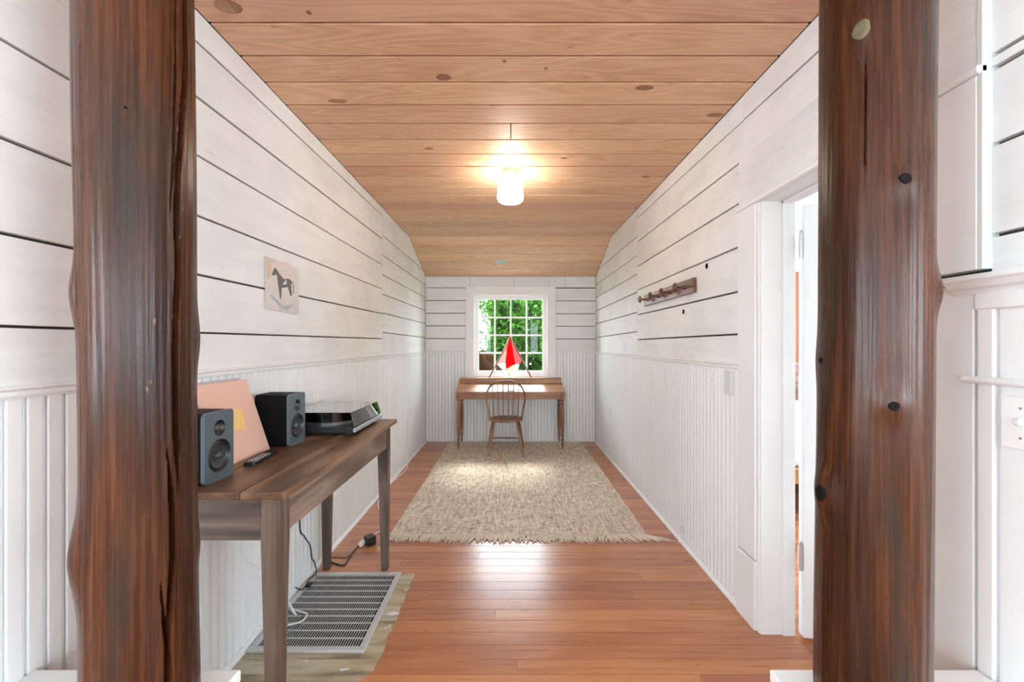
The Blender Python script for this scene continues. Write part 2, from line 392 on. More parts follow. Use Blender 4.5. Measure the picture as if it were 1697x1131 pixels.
# ---- walls: backing
T = .14
wl = NB(); box(XL-.14, XL-.018, .6, YB+.14, 0, 2.72, bm=wl); wl = struct('wall_left', wl, 'gap')
DY0, DY1, DZ = 1.17, 1.965, 2.015                     # doorway in the right wall
wr = NB(); box(XR+.018, XR+.13, DY1+.01, YB+.14, 0, 2.72, bm=wr); box(XR+.018, XR+.13, .6, DY0-.01, 0, 2.72, bm=wr)
box(XR+.018, XR+.13, DY0-.01, DY1+.01, DZ+.01, 2.72, bm=wr); wr = struct('wall_right', wr, 'gap')
WX0, WX1, WZ0, WZ1 = -.51, .508, .915, 2.035           # window opening in the end wall
wb = NB()
box(XL-.018, WX0-.005, YB+.018, YB+.16, 0, 2.5, bm=wb); box(WX1+.005, XR+.018, YB+.018, YB+.16, 0, 2.5, bm=wb)
box(WX0-.005, WX1+.005, YB+.018, YB+.16, 0, WZ0-.005, bm=wb); box(WX0-.005, WX1+.005, YB+.018, YB+.16, WZ1+.005, 2.5, bm=wb)
wb = struct('wall_end', wb, 'gap')
# outside skin of the passage and near room / bedroom shells
sh = NB()
box(-3.2, XL-.14, .6, .72, 0, 2.72, bm=sh); struct('wall_near_left', sh, 'shell')
struct('wall_near_right', box(XR+.13, 3.2, .6, .72, 0, 2.72), 'shell')
for nm, xa in (('wall_near_west', -3.2), ('wall_near_east', 3.1)):
    sh = NB()
    for a in ((-4.1, -2.5, 0, 2.72), (-.9, .6, 0, 2.72), (-2.5, -.9, 0, .95), (-2.5, -.9, 2.15, 2.72)): box(xa, xa+.1, a[0], a[1], a[2], a[3], bm=sh)  # unseen side window openings, added and sized to light the passage
    struct(nm, sh, 'shell')
sh = NB(); box(-3.1, 3.1, -4.1, -4.0, 0, BW[2], bm=sh); box(-3.1, 3.1, -4.1, -4.0, BW[3], 2.72, bm=sh)
for a, b in ((-3.1, -BW[1]), (-BW[0], BW[0]), (BW[1], 3.1)): box(a, b, -4.1, -4.0, BW[2], BW[3], bm=sh)
struct('wall_near_south', sh, 'shell')
sh = NB(); box(XR+.13, 4.6, 5.5, 5.6, 0, 2.72, bm=sh); struct('wall_bedroom_north', sh, 'shell')
struct('wall_bedroom_south', box(XR+.13, 4.6, .8, .9, 0, 2.72), 'shell')
sh = NB(); box(4.45, 4.55, .9, 5.5, 0, .8, bm=sh); box(4.45, 4.55, .9, 5.5, 2.4, 2.72, bm=sh)
box(4.45, 4.55, .9, 2.4, .8, 2.4, bm=sh); box(4.45, 4.55, 4.0, 5.5, .8, 2.4, bm=sh); struct('wall_bedroom_east', sh, 'shell')
struct('ceiling_bedroom', box(XR+.13, 4.6, .8, 5.6, 2.62, 2.72), 'shell')
struct('wall_bedroom_west', box(XR+.131, XR+.14, DY1+.1, 5.5, 0, 2.62), 'shell')

# ---- painted wall boards. every seam is given by its pixel height at two stations along the wall
def clipz(y):  return ZC if y <= YK else ZC+sl*(y-YK)
def wall_boards(par, x, inward, stations, seams, y0, y1, top=True, gap=.0085, mat='board_y', zmax=None):
    """stations: two y (m); seams: list of (z at first station, z at second)"""
    (ya, yb_) = stations
    def zz(s, y): return s[0]+(s[1]-s[0])*(y-ya)/(yb_-ya)
    for i, s in enumerate(seams):
        nx = seams[i+1] if i+1 < len(seams) else None
        yy = [y0+.0015, y1-.0015]
        if y0 < YK < y1: yy.insert(1, YK)
        lo = [zz(s, q)+gap/2+fr.uniform(-.0015, .0015) for q in yy]
        hi = [(zz(nx, q)-gap/2) if nx else 9 for q in yy]
        hi = [min(h, (zmax if zmax else clipz(q)-.001)) for h, q in zip(hi, yy)]
        pts = list(zip(yy, lo)); tops = list(zip(yy, hi))
        if any(h-l < -.001 for l, h in zip(lo, hi)):
            # clip the board under the sloping ceiling
            # the lower edge meets the slope where zz = clipz
            lo_y = yy[0]; hi_y = yy[-1]
            f_ = lambda q: clipz(q)-.001-(zz(s, q)+gap/2)
            if f_(lo_y) <= 0: continue
            for _ in range(40):
                m_ = (lo_y+hi_y)/2
                if f_(m_) > 0: lo_y = m_
                else: hi_y = m_
            ye = lo_y
            cand = [q for q in yy if q < ye-.01]
            pts = [(q, zz(s, q)+gap/2) for q in cand]+[(ye, zz(s, ye)+gap/2)]
            tops = [(q, min((zz(nx, q)-gap/2) if nx else 9, clipz(q)-.001)) for q in cand]
        # where the upper edge crosses the slope add the crossing point
        if nx and len(tops) >= 2:
            nt = [tops[0]]
            for (qa, _), (qb, _) in zip(tops, tops[1:]):
                g = lambda q: clipz(q)-.001-(zz(nx, q)-gap/2)
                if g(qa) > 0 > g(qb):
                    a_, b_ = qa, qb
                    for _ in range(40):
                        m_ = (a_+b_)/2
                        if g(m_) > 0: a_ = m_
                        else: b_ = m_
                    nt.append((a_, clipz(a_)-.001))
                nt.append((qb, min(zz(nx, qb)-gap/2, clipz(qb)-.001)))
            tops = nt
        dep = fr.uniform(-.0015, .0015)
        bm = prism(pts+tops[::-1], x+inward*dep, x-inward*.019, 0)
        bmesh.ops.bevel(bm, geom=[e for e in bm.edges if abs(e.verts[0].co.x-e.verts[1].co.x) < 1e-6 and abs(e.verts[0].co.x-(x+inward*dep)) < 1e-6], offset=.0016, segments=1, affect='EDGES')
        obj('wall_board', bm, mat, par)
# left wall, long boards (near) and short boards (far)
ysL = dwall(634, XL); ynL = dwall(330, XL)
def zpair(a, b, xa, xb, x): return (zat(a, dwall(xa, x)), zat(b, dwall(xb, x)))
RAILZ = 1.25
Lnear = [(RAILZ-.02, RAILZ-.02)]+[zpair(a, b, 330, 633.4, XL) for a, b in ((551.5, 561.7), (455.6, 520), (358.2, 478.8), (258.5, 438.6), (163, 396), (72, 356.6))]
wall_boards(wl, XL, 1, (ynL, ysL), Lnear, .62, ysL)
Lfar = [(RAILZ-.02, RAILZ-.02)]+[(zat(p, ysL), zat(q, YB)) for p, q in ((551, 560), (519, 536.5), (487.6, 515), (455.6, 493), (423, 472), (390.5, 450))]
wall_boards(wl, XL, 1, (ysL, YB), Lfar, ysL, YB-.002)
# right wall
ysR = dwall(1055.9, XR); ynR = dwall(1223.5, XR)
Rn = [zpair(a, b, 1223.5, 1056.6, XR) for a, b in ((554.5, 563.3), (483.7, 522.3), (409.8, 480.9), (338.4, 442), (272, 400.6), (207, 360.7))]
Rnear = [(RAILZ-.02, RAILZ-.02)]+Rn
CFAR = 2.113                                             # outer edge of the far door casing
wall_boards(wr, XR, -1, (ynR, ysR), Rnear, CFAR-.01, ysR)
Rfar = [(RAILZ-.02, RAILZ-.02)]+[(zat(p, ysR), zat(q, YB)) for p, q in ((549.8, 560), (518, 537.5), (484.4, 516), (454.4, 494), (423.6, 472.5), (392.5, 450))]
wall_boards(wr, XR, -1, (ysR, YB), Rfar, ysR, YB-.002)
RO = [(s[0], s[1]) for s in Rn[4:]]
wall_boards(wr, XR, -1, (ynR, ysR), [(2.28, 2.285)]+[Rn[5]], 1.02, CFAR-.01)
RV = [(z, z) for z in (1.50, 1.615, 1.836, 2.022, 2.055, 2.285, 2.50)]
wall_boards(wr, XR, -1, (0, 1), RV, .62, 1.02, gap=.010)
# vertical joint battens are left as open joints; knot holes in the right wall are flat dark discs painting their shade
for px, py, r_ in ((1133, 517, .0165), (1171.5, 441, .017)):
    d_ = dwall(px, XR); obj('knot_hole_shade', lathe([(0, 0), (r_, 0)], 16, axis='x', closed=False), 'knot', wr, loc=(XR-.0022, d_, zat(py, d_)))
# end wall
lev = [RAILZ-.006, 1.43, 1.607, 1.78, 1.958, 2.135, ZB]
for a, b in zip(lev[:-2], lev[1:-1]):
    for xa, xb in ((XL, WX0-.1), (WX1+.1, XR)):
        dz = .006 if xb > 0 else 0
        obj('wall_board', box(xa+.002, xb, YB+fr.uniform(-.001, .001), YB+.019, a+.0045-dz, b-.0045-dz, .0014), 'board_x', wb)
for xa, xb in ((XL, -.57), (-.57, .05), (.05, .53), (.53, .757), (.757, XR)):
    obj('wall_board', box(xa+.0015, xb-.0015, YB+fr.uniform(-.001, .001), YB+.019, 2.138, ZB, .0014), 'board_x', wb)
# ---- beadboard wainscot: one strip per bead
def strip_mesh(pw, z0, z1, along):
    pr = [(0, -.014), (0, -.004), (.002, 0), (pw-.0120, 0), (pw-.0095, -.0095), (pw-.0055, -.0100), (pw-.0042, -.003), (pw-.0020, -.0005), (pw-.0006, -.004), (pw-.0006, -.014)]
    bm = NB()
    lo = [bm.verts.new((u, h, z0)) for u, h in pr]; hi = [bm.verts.new((u, h, z1)) for u, h in pr]
    bm.faces.new(lo); bm.faces.new(hi)
    for i in range(len(pr)-1): bm.faces.new((lo[i], lo[i+1], hi[i+1], hi[i]))
    bmesh.ops.recalc_face_normals(bm, faces=bm.faces)
    me = bpy.data.meshes.new('bead_strip'); bm.to_mesh(me); bm.free(); me.materials.append(M['bead']); return me
PW = .0445; sm = strip_mesh(PW, .003, RAILZ-.008, 0)
sm_low = strip_mesh(PW, .003, .845, 0)
def strips(par, x, y, ang, length):
    k = round(length/PW); pw = length/k
    for i in range(k):
        cut = par is wb and WX0-.113-PW < x-pw*(i+.5) < WX1+.113+PW*0
        o = bpy.data.objects.new('bead_strip', sm_low if cut and WX0-.08 < x-pw*(i+.5) < WX1+.08 else sm); COL.objects.link(o); o.parent = par
        o.rotation_euler = (0, 0, ang); c, s = math.cos(ang), math.sin(ang)
        o.location = (x+c*pw*i, y+s*pw*i, 0); o.scale.x = pw/PW
TW = .004                                                # beadboard stands this proud of the boards
strips(wl, XL+TW, YB-.004, -PI/2, YB-.70)
strips(wr, XR-TW, CFAR+.004, PI/2, YB-CFAR-.006)
strips(wb, XR-.006, YB-TW, PI, XR-XL-.01)
# rails, quarter rounds
def rail(name, x, inward, y0, y1, zA=RAILZ):
    pr = [(0, -.03), (.010, -.03), (.014, -.022), (.014, -.012), (.020, -.006), (.020, 0), (0, .002)]
    struct(name, prism([(x+inward*(u-.002), zA+v) for u, v in pr], y0, y1, 1), 'trim')
rail('trim_1', XL, 1, .70, YB); rail('trim_2', XR, -1, CFAR-.01, YB)
struct('trim_3', box(XL+.02, WX0-.1, YB-.012, YB+.004, RAILZ-.022, RAILZ-.004, .003), 'trim')
struct('trim_4', box(WX1+.1, XR-.02, YB-.012, YB+.004, RAILZ-.022, RAILZ-.004, .003), 'trim')
def quarter(name, x, inward, y0, y1, r_=.020):
    pts = [(x, 0)]+[(x+inward*r_*math.sin(R(a)), r_*math.cos(R(a))) for a in range(0, 91, 15)]
    struct(name, prism(pts, y0, y1, 1), 'trim')
quarter('baseboard_left', XL+TW, 1, 1.06, YB-.004); quarter('baseboard_right', XR-TW, -1, CFAR, YB-.004)
struct('baseboard_end', box(XL+.02, XR-.02, YB-.016, YB-.005, 0, .022, .004), 'trim')

# ---- window in the end wall
win = NB()
ST = .052
SY = YB+.028
for a, b, c, d in ((WX0+.012, WX0+.012+ST, WZ0+.012, WZ1-.012), (WX1-.012-ST, WX1-.012, WZ0+.012, WZ1-.012)):
    box(a, b, SY, SY+.035, c, d, .003, win)
box(WX0+.012+ST, WX1-.012-ST, SY, SY+.035, WZ1-.012-.052, WZ1-.012, .003, win); box(WX0+.012+ST, WX1-.012-ST, SY, SY+.035, WZ0+.012, WZ0+.012+.055, .003, win)
win = struct('window_1', win, 'white')
gx0, gx1, gz0, gz1 = WX0+.012+ST, WX1-.012-ST, WZ0+.067, WZ1-.064
for k in (1, 2, 3):
    xm = gx0+(gx1-gx0)*k/4; zm = gz0+(gz1-gz0)*k/4
    obj('mullion', box(xm-.011, xm+.011, SY+.004, SY+.031, gz0, gz1, .003), 'white', win)
    for q in range(4):
        xa = gx0+(gx1-gx0)*q/4+.011; xb = gx0+(gx1-gx0)*(q+1)/4-.011
        obj('mullion', box(xa, xb, SY+.005, SY+.030, zm-.011, zm+.011, .003), 'white', win)
for i in range(4):
    for j in range(4):
        xa = gx0+(gx1-gx0)*i/4; za = gz0+(gz1-gz0)*j/4
        obj('pane', box(xa+.008, xa+(gx1-gx0)/4-.008, SY+.016, SY+.019, za+.008, za+(gz1-gz0)/4-.008), 'glass', win)
for nm, a in (('reveal', (WX0, WX0+.012, WZ0, WZ1)), ('reveal', (WX1-.012, WX1, WZ0, WZ1)), ('reveal', (WX0, WX1, WZ1-.012, WZ1)), ('reveal', (WX0, WX1, WZ0, WZ0+.012))):
    obj(nm, box(a[0], a[1], YB-.002, YB+.15, a[2], a[3]), 'white', win)
CW = .113
for a in ((WX0-CW, WX0+.004, .60, WZ1+.118), (WX1-.004, WX1+CW, .60, WZ1+.118), (WX0+.004, WX1-.004, WZ1-.004, WZ1+.118), (WX0+.004, WX1-.004, .84, WZ0+.004)):
    obj('casing', box(a[0], a[1], YB-.020, YB+.01, a[2], a[3], .003), 'trim', win)
obj('sash_latch', box(-.018, .018, SY-.012, SY, WZ1-.035, WZ1-.022, .003), 'chrome', win)

# ---- doorway trims and door
cf = struct('trim_5', box(XR-.025, XR+.018, DY1-.002, CFAR, .33, 2.03, .003), 'trim')
obj('plinth_block', box(XR-.031, XR+.018, DY1-.006, CFAR+.004, 0, .325, .003), 'trim', cf)
obj('casing_edge', box(XR-.018, XR+.012, DY1-.022, DY1-.002, 0, 2.02, .002), 'trim', cf)
jm = struct('trim_6', box(XR-.012, XR+.14, DY1-.030, DY1+.005, 0, DZ+.01), 'trim')
obj('door_stop', box(XR+.085, XR+.14, DY1-.042, DY1-.030, 0, DZ, .002), 'trim', jm)
jh = struct('trim_7', box(XR-.012, XR+.14, DY0+.02, DY1-.03, DZ, DZ+.03), 'trim')
obj('door_stop', box(XR+.085, XR+.14, DY0+.02, DY1-.03, DZ-.012, DZ, .002), 'trim', jh)
struct('trim_8', box(XR-.012, XR+.14, DY0-.005, DY0+.025, 0, DZ+.01), 'trim')
hd = struct('trim_9', box(XR-.020, XR+.018, 1.022, CFAR, 2.03, 2.282, .003), 'board_y')
obj('moulding', box(XR-.034, XR-.010, 1.016, CFAR+.004, 2.015, 2.036, .004), 'trim', hd)
cn = struct('trim_10', box(XR-.025, XR+.018, 1.028, DY0+.002, 1.535, 2.015, .002), 'trim')
obj('painted_edge', box(XR-.024, XR+.018, 1.016, 1.028, 1.535, 2.30, .001), 'trim_mint', cn)
struct('trim_11', box(XR-.014, XR+.018, 1.045, DY0+.002, 0, 1.50, .002), 'trim')
# tall wainscot of the near room, right of the post
nr = struct('trim_12', box(XR-.004, XR+.018, .62, 1.045, 0, 1.50), 'trim')
for a, b, dx in ((1.000, 1.036, .012), (.925, .994, .006), (.855, .921, .006), (.785, .851, .006), (.715, .781, .006), (.64, .711, .006)):
    obj('wainscot_board', box(XR-.004-dx, XR-.003, a, b, .02, 1.46, .003), 'trim', nr)
obj('frame_rail', box(XR-.020, XR-.003, .62, 1.040, 1.435, 1.475, .004), 'trim', nr)
obj('bead_rail', tube([(XR-.020, .62, 1.262), (XR-.020, 1.062, 1.262)], .009, 10), 'trim', nr)
pr = [(0, 0), (.016, 0), (.022, .010), (.034, .016), (.042, .028), (.050, .034), (.050, .046), (0, .046)]
obj('plate_rail', prism([(XR-u, 1.475+v) for u, v in pr], .62, 1.090, 1), 'trim', nr)
# door, hinged on the far jamb and swung into the bedroom
dw, dt, dh = .76, .04, 1.99
d_ = plate_holes([(0, .012), (dw, .012), (dw, dh), (0, dh)], [[(a, b), (c, b), (c, e), (a, e)] for a, c in ((.11, .34), (.42, .65)) for b, e in ((.22, .80), (.95, 1.50), (1.60, 1.88))], 0, dt, 1)
door = struct('door_1', d_, 'trim', loc=(XR+.160, DY1-.068, 0), rot=(0, 0, R(-7)))
for a, c in ((.11, .34), (.42, .65)):
    for b, e in ((.22, .80), (.95, 1.50), (1.60, 1.88)):
        obj('panel', box(a-.005, c+.005, .012, .028, b-.005, e+.005), 'trim', door)
        obj('panel_moulding', plate_holes([(a-.001, b-.001), (c+.001, b-.001), (c+.001, e+.001), (a-.001, e+.001)], [[(a+.018, b+.018), (c-.018, b+.018), (c-.018, e-.018), (a+.018, e-.018)]], .003, .012, 1), 'trim', door)
for z in (1.80, .38):
    hb = NB(); tube([(-.013, -.003, z-.06), (-.013, -.003, z+.06)], .0075, 10, hb)
    lathe([(0, z+.06), (.006, z+.062), (.006, z+.068), (0, z+.074)], 10, hb, c=(-.013, -.003, 0))
    box(-.010, .0, .001, .032, z-.045, z+.045, .001, hb)
    obj('hinge', hb, 'chrome', door, smooth=True)
obj('door_knob', lathe([(0, -.055), (.02, -.052), (.028, -.04), (.02, -.025), (.009, -.02), (.009, -.003), (.026, -.002), (.026, .0)], 18, axis='y', c=(dw-.06, 0, .95)), 'chrome', door, smooth=True)

# ---- low pillar walls that carry the posts
LZ = .545
for nm, x0, x1, lab in (('pedestal_left', XL+.001, -.667, ''), ('pedestal_right', .640, XR-.02, '')):
    b_ = box(x0 if x0 < 0 else x0+.018, (x1-.018) if x0 < 0 else x1, .80, 1.01, 0, LZ-.03, .002)
    pw = struct('trim_13' if x0 < 0 else 'trim_14', b_, 'trim')
    obj('cap_board', box(x0, x1, .775, 1.032, LZ-.03, LZ, .005, seg=2), 'trim', pw)

# ================================================================== LOG POSTS
def pix_on_post(px, py, c, r_):
    """angle and height where the sight line through a pixel meets the post (or grazes it)"""
    dx, dy = (px-CX)/F, 1.
    a = dx*dx+dy*dy; b = -2*(dx*c[0]+dy*c[1]); q = c[0]**2+c[1]**2-r_*r_
    D = b*b-4*a*q; t = (-b-math.sqrt(max(D, 0)))/(2*a)
    return math.atan2(t*dy-c[1], t*dx-c[0]), zat(py, t)
def post(label, c, r0, drift, bumps, cracks, knots, wob, z0, z1, seed, name='log_post'):
    o = thing(name, label, 'post', (c[0], c[1], z0), 0, None)
    NA, NZ = 380, 200; bm = NB(); rings = []
    bl = []
    for px, py, amp, sa, sz in bumps:
        th, z = pix_on_post(px, py, c, r0); bl.append((th, z, amp, sa, sz))
    cr = []
    for line, dep, wid in cracks:
        cr.append(([pix_on_post(px, py, c, r0) for px, py in line], dep, wid))
    def wrap(a): return (a+PI) % (2*PI)-PI
    def rad(a, z):
        r_ = r0*(1+wob*(noise.noise(Vector((0, seed, z*1.3)))))
        r_ += .0032*noise.noise(Vector((math.cos(a)*1.7, math.sin(a)*1.7, z*1.1+seed)))+.0012*noise.noise(Vector((math.cos(a)*9, math.sin(a)*9, z*1.6+seed)))
        for th, zb, amp, sa, sz in bl:
            da = wrap(a-th)*r0; dz = z-zb
            if abs(da) < 3*sa and abs(dz) < 3*sz: r_ += amp*math.exp(-(da/sa)**2-(dz/sz)**2)
        return r_
    for j in range(NZ+1):
        z = z0+(z1-z0)*j/NZ; ring = []
        ox = drift(z); 
        cz = []
        for line, dep, wid in cr:
            zs = sorted([(q, th) for th, q in line])
            if z < zs[0][0] or z > zs[-1][0]: continue
            for (qa, ta), (qb, tb) in zip(zs, zs[1:]):
                if qa <= z <= qb:
                    f_ = (z-qa)/max(qb-qa, 1e-6); th = ta+(tb-ta)*f_
                    e_ = min(1, (z-zs[0][0])/.10, (zs[-1][0]-z)/.10)
                    cz.append((th, dep*e_, wid*max(e_, .15))); break
        for k in range(NA):
            a = 2*PI*k/NA
            r_ = rad(a, z)
            for th, dep, wid in cz:
                da = abs(wrap(a-th+.03*noise.noise(Vector((z*6, seed, th)))))*r0
                if da < wid: r_ -= dep*(1-(da/wid)**4)
                elif da < wid*3: r_ += .0018*(1-(da-wid)/(wid*2))
            ring.append(bm.verts.new((ox+r_*math.cos(a), r_*math.sin(a), z-z0)))
        rings.append(ring)
    for A, B in zip(rings, rings[1:]):
        for k in range(NA): q = (k+1) % NA; bm.faces.new((A[k], A[q], B[q], B[k]))
    bm.faces.new(rings[0]); bm.faces.new(rings[-1])
    for f in bm.faces:
        rs_ = [math.hypot(v.co.x-drift(v.co.z+z0), v.co.y) for v in f.verts]
        f.smooth = max(rs_)-min(rs_) < .004 and min(rs_) > r0*.85          # crisp walls inside the drying cracks
    obj('trunk', bm, 'log', o)
    for px, py, kr, kz, m, amp in knots:
        th, z = pix_on_post(px, py, c, r0)
        kb = lathe([(0, .0004), (.45, .0012), (.8, .0016), (1.0, .0), (1.08, -.008)], 20, axis='x', closed=False)
        for v in kb.verts:
            w = 1+.18*noise.noise(Vector((v.co.y*2, v.co.z*2, seed+px)))
            v.co.y *= kr*w; v.co.z *= kz*w
        rr = rad(th, z)+.0004
        k_ = obj('knot', kb, m, o, loc=(drift(z)+rr*math.cos(th), rr*math.sin(th), z-z0), rot=(0, 0, th), smooth=True)
    return o
PL, PR = (-.806, .905), (.790, .909)
post('dark varnished log post split by a deep lengthwise crack, beside the record player table', PL, .0995,
     lambda z: .012*(1.45-z)*.8, [(116, 486, .009, .020, .055), (117, 930, .014, .028, .075), (331, 560, .006, .02, .06), (334, 895, .004, .02, .04)],
     [([(312, -260), (310, 0), (308, 113), (294, 283), (295, 453), (289, 600), (290, 700), (292, 822)], .062, .0058),
      ([(275, 740), (280, 830), (281, 929), (276, 1020), (272, 1090), (274, 1330)], .055, .0048),
      ([(262, 960), (268, 1040), (275, 1090), (280, 1180), (282, 1330)], .034, .0036),
      ([(303, -200), (293, 110), (287, 283), (284, 380)], .006, .0022)],
     [(211, 178, .0028, .0028, 'knot', 0.)], .03, LZ, ZC-.001, 3.1)
post('dark varnished log post with several black knots, standing in front of the doorway', PR, .0985,
     lambda z: -.011*(1.45-z)*.8, [(1557, 482, .010, .018, .04), (1350, 597, .003, .02, .05), (1368, 815, .013, .030, .050), (1496, 296, .004, .03, .03), (1481, 672, .005, .025, .03), (1424, 50, .005, .03, .035)],
     [([(1430, 60), (1432, 200), (1431, 330)], .006, .0016)],
     [(1497, 297, .0105, .0105, 'knot', .003), (1481, 673, .009, .009, 'knot', .004), (1371, 817, .013, .017, 'knot', .012), (1361, 598, .007, .008, 'knot', .003), (1424, 51, .014, .019, 'knot_pale', .004)], .02, LZ, ZC-.001, 8.7)

# ================================================================== CONSOLE TABLE
TX0, TX1, TY0, TY1, TZ = -1.163, -.697, 1.285, 2.555, .892
tb = thing('console_table', 'weathered oak side table with tapered legs against the left beadboard wall', 'table', ((TX0+TX1)/2, (TY0+TY1)/2, 0))
tx, ty = (TX0+TX1)/2, (TY0+TY1)/2
hw, hl = (TX1-TX0)/2, (TY1-TY0)/2
xs = [-hw, -hw+.15, -hw+.325, hw]
for a, b in zip(xs, xs[1:]):
    obj('top_plank', box(a+.0008, b-.0008, -hl, hl, TZ-.024-TZ+TZ, TZ, .004, seg=2), 'table_top', tb)
lx, ly = hw-.033, hl-.03
for sx in (-1, 1):
    for sy in (-1, 1):
        bm = NB(); lw = .060
        fx = sx*lx; fy = sy*ly
        ix, iy = fx-sx*lw, fy-sy*lw
        tx_ = fx-sx*.006; ty_ = fy-sy*.004
        qx, qy = tx_-sx*.038, ty_-sy*.038
        lev_ = [(0, tx_, qx, ty_, qy), (TZ-.16, fx, ix, fy, iy), (TZ-.025, fx, ix, fy, iy)]
        rings = [[bm.verts.new(v) for v in ((a, c, z), (b, c, z), (b, d, z), (a, d, z))] for z, a, b, c, d in lev_]
        for A, B in zip(rings, rings[1:]):
            for k in range(4): bm.faces.new((A[k], A[(k+1) % 4], B[(k+1) % 4], B[k]))
        bm.faces.new(rings[0]); bm.faces.new(rings[-1])
        bmesh.ops.bevel(bm, geom=[e for e in bm.edges if abs(e.verts[0].co.z-e.verts[1].co.z) > .05], offset=.003, segments=1, affect='EDGES')
        obj('leg', bm, 'table_z', tb)
for sx in (-1, 1): obj('apron', box(sx*lx-sx*.028 if sx > 0 else -lx+.006, sx*lx-sx*.006 if sx > 0 else -lx+.028, -ly+.059, ly-.059, TZ-.157, TZ-.026, .001), 'table', tb)
for sy in (-1, 1): obj('end_apron', box(-lx+.059, lx-.059, min(sy*ly-sy*.006, sy*ly-sy*.028), max(sy*ly-sy*.006, sy*ly-sy*.028), TZ-.165, TZ-.026, .001), 'table_x', tb)

# ================================================================== SPEAKERS
def speaker(label, y0):
    w, h, dp, rr = .140, .232, .155, .016
    s = thing('loudspeaker', label, 'speaker', (-.984-dp/2, y0+w/2, TZ), 0, 'pair of bookshelf speakers')
    obj('cabinet', prism(rrect(-w/2, w/2, 0, h, rr), -dp/2, dp/2-.013, 0), 'black_soft', s)
    tw = (0, .176, .027); wf = (0, .083, .056)
    b = plate_holes(rrect(-w/2, w/2, 0, h, rr, 8), [circ(*tw, 40), circ(*wf, 56)], dp/2-.013, dp/2, 0)
    bf_ = obj('baffle', b, 'baffle', s)
    # tweeter
    t = obj('tweeter', lathe([(.0270, dp/2), (.0255, dp/2-.003), (.016, dp/2-.012), (.0145, dp/2-.0125)], 32, axis='x', c=(0, tw[0], tw[1]), closed=False), 'black', s, smooth=True)
    obj('dome', lathe([(.0145, dp/2-.0125), (.013, dp/2-.007), (.009, dp/2-.002), (.004, dp/2), (0, dp/2+.0005)], 24, axis='x', c=(0, tw[0], tw[1]), closed=False), 'cap', t, smooth=True)
    wo = obj('woofer', lathe([(.0560, dp/2), (.0545, dp/2+.001), (.052, dp/2-.002), (.049, dp/2-.007), (.046, dp/2-.004), (.042, dp/2-.002), (.039, dp/2-.005)], 48, axis='x', c=(0, wf[0], wf[1]), closed=False), 'rubber', s, smooth=True)
    obj('cone', lathe([(.039, dp/2-.005), (.028, dp/2-.0105), (.012, dp/2-.0122)], 40, axis='x', c=(0, wf[0], wf[1]), closed=False), 'cone', wo, smooth=True)
    obj('dust_cap', lathe([(.0135, dp/2-.0122), (.0125, dp/2-.004), (.008, dp/2+.001), (.003, dp/2+.003), (0, dp/2+.0033)], 24, axis='x', c=(0, wf[0], wf[1]), closed=False), 'cap', wo, smooth=True)
    return s
speaker('dark bookshelf speaker with painted blue-grey sheen in front of the leaning pink record sleeve', 1.338)
speaker('dark bookshelf speaker with painted blue-grey sheen standing next to the turntable', 1.852)

# ================================================================== TURNTABLE
tt = thing('turntable', 'black turntable with a smoky clear dust cover on the side table', 'turntable', (-.955, 2.285, TZ))
X0, X1, Y0, Y1 = -.178, .182, -.215, .215
obj('plinth', box(X0, X1-.012, Y0, Y1, .014, .046, .003), 'black', tt)
obj('front_strip', box(X1-.012, X1, Y0, Y1, .018, .040, .002), 'steelblue', tt)
for sx in (X0+.05, X1-.05):
    for sy in (Y0+.05, Y1-.05): obj('foot', lathe([(.018, 0), (.020, .003), (.020, .010), (.014, .0142)], 18, c=(sx, sy, 0)), 'black', tt)
pl = obj('platter', lathe([(.0, .047), (.150, .047), (.150, .060), (.146, .063), (0, .063)], 48, c=(-.005, -.05, 0)), 'steelblue', tt, smooth=True)
obj('slipmat', lathe([(0, .0635), (.143, .0635), (.143, .0655), (0, .0655)], 48, c=(-.005, -.05, 0)), 'black_soft', pl)
ta = obj('tonearm', tube([(-.12, .15, .075), (.02, .145, .078), (.07, .11, .074)], .005, 8), 'steelblue', tt, smooth=True)
obj('tonearm_base', lathe([(.028, .046), (.028, .062), (.016, .066), (.016, .085), (0, .085)], 20, c=(-.12, .15, 0)), 'black', tt)
obj('headshell', box(.06, .09, .09, .115, .067, .076, .002), 'black', ta)
lid = NB()
a, b, c, d = X0+.004, X1-.004, Y0+.004, Y1-.004
zb_, zt = .048, .116
def slab(q, th, nrm):
    n_ = Vector(nrm)*th; vs0 = [lid.verts.new(p) for p in q]; vs1 = [lid.verts.new(Vector(p)+n_) for p in q]
    lid.faces.new(vs0); lid.faces.new(vs1[::-1])
    for i in range(4): lid.faces.new((vs0[i], vs1[i], vs1[(i+1) % 4], vs0[(i+1) % 4]))
bi, ci, di = b-.020, c+.003, d-.012
slab([(a, ci, zt), (bi, ci, zt), (bi, di, zt), (a, di, zt)], .003, (0, 0, -1))
slab([(b, c, zb_), (b, d, zb_), (bi, di, zt), (bi, ci, zt)], .003, (-1, 0, 0))
slab([(a, c, zb_), (b, c, zb_), (bi, ci, zt), (a, ci, zt)], .003, (0, 1, 0))
slab([(a, d, zb_), (b, d, zb_), (bi, di, zt), (a, di, zt)], .003, (0, -1, 0))
slab([(a, c, zb_), (a, d, zb_), (a, di, zt), (a, ci, zt)], .003, (1, 0, 0))
obj('dust_cover', lid, 'lid', tt)

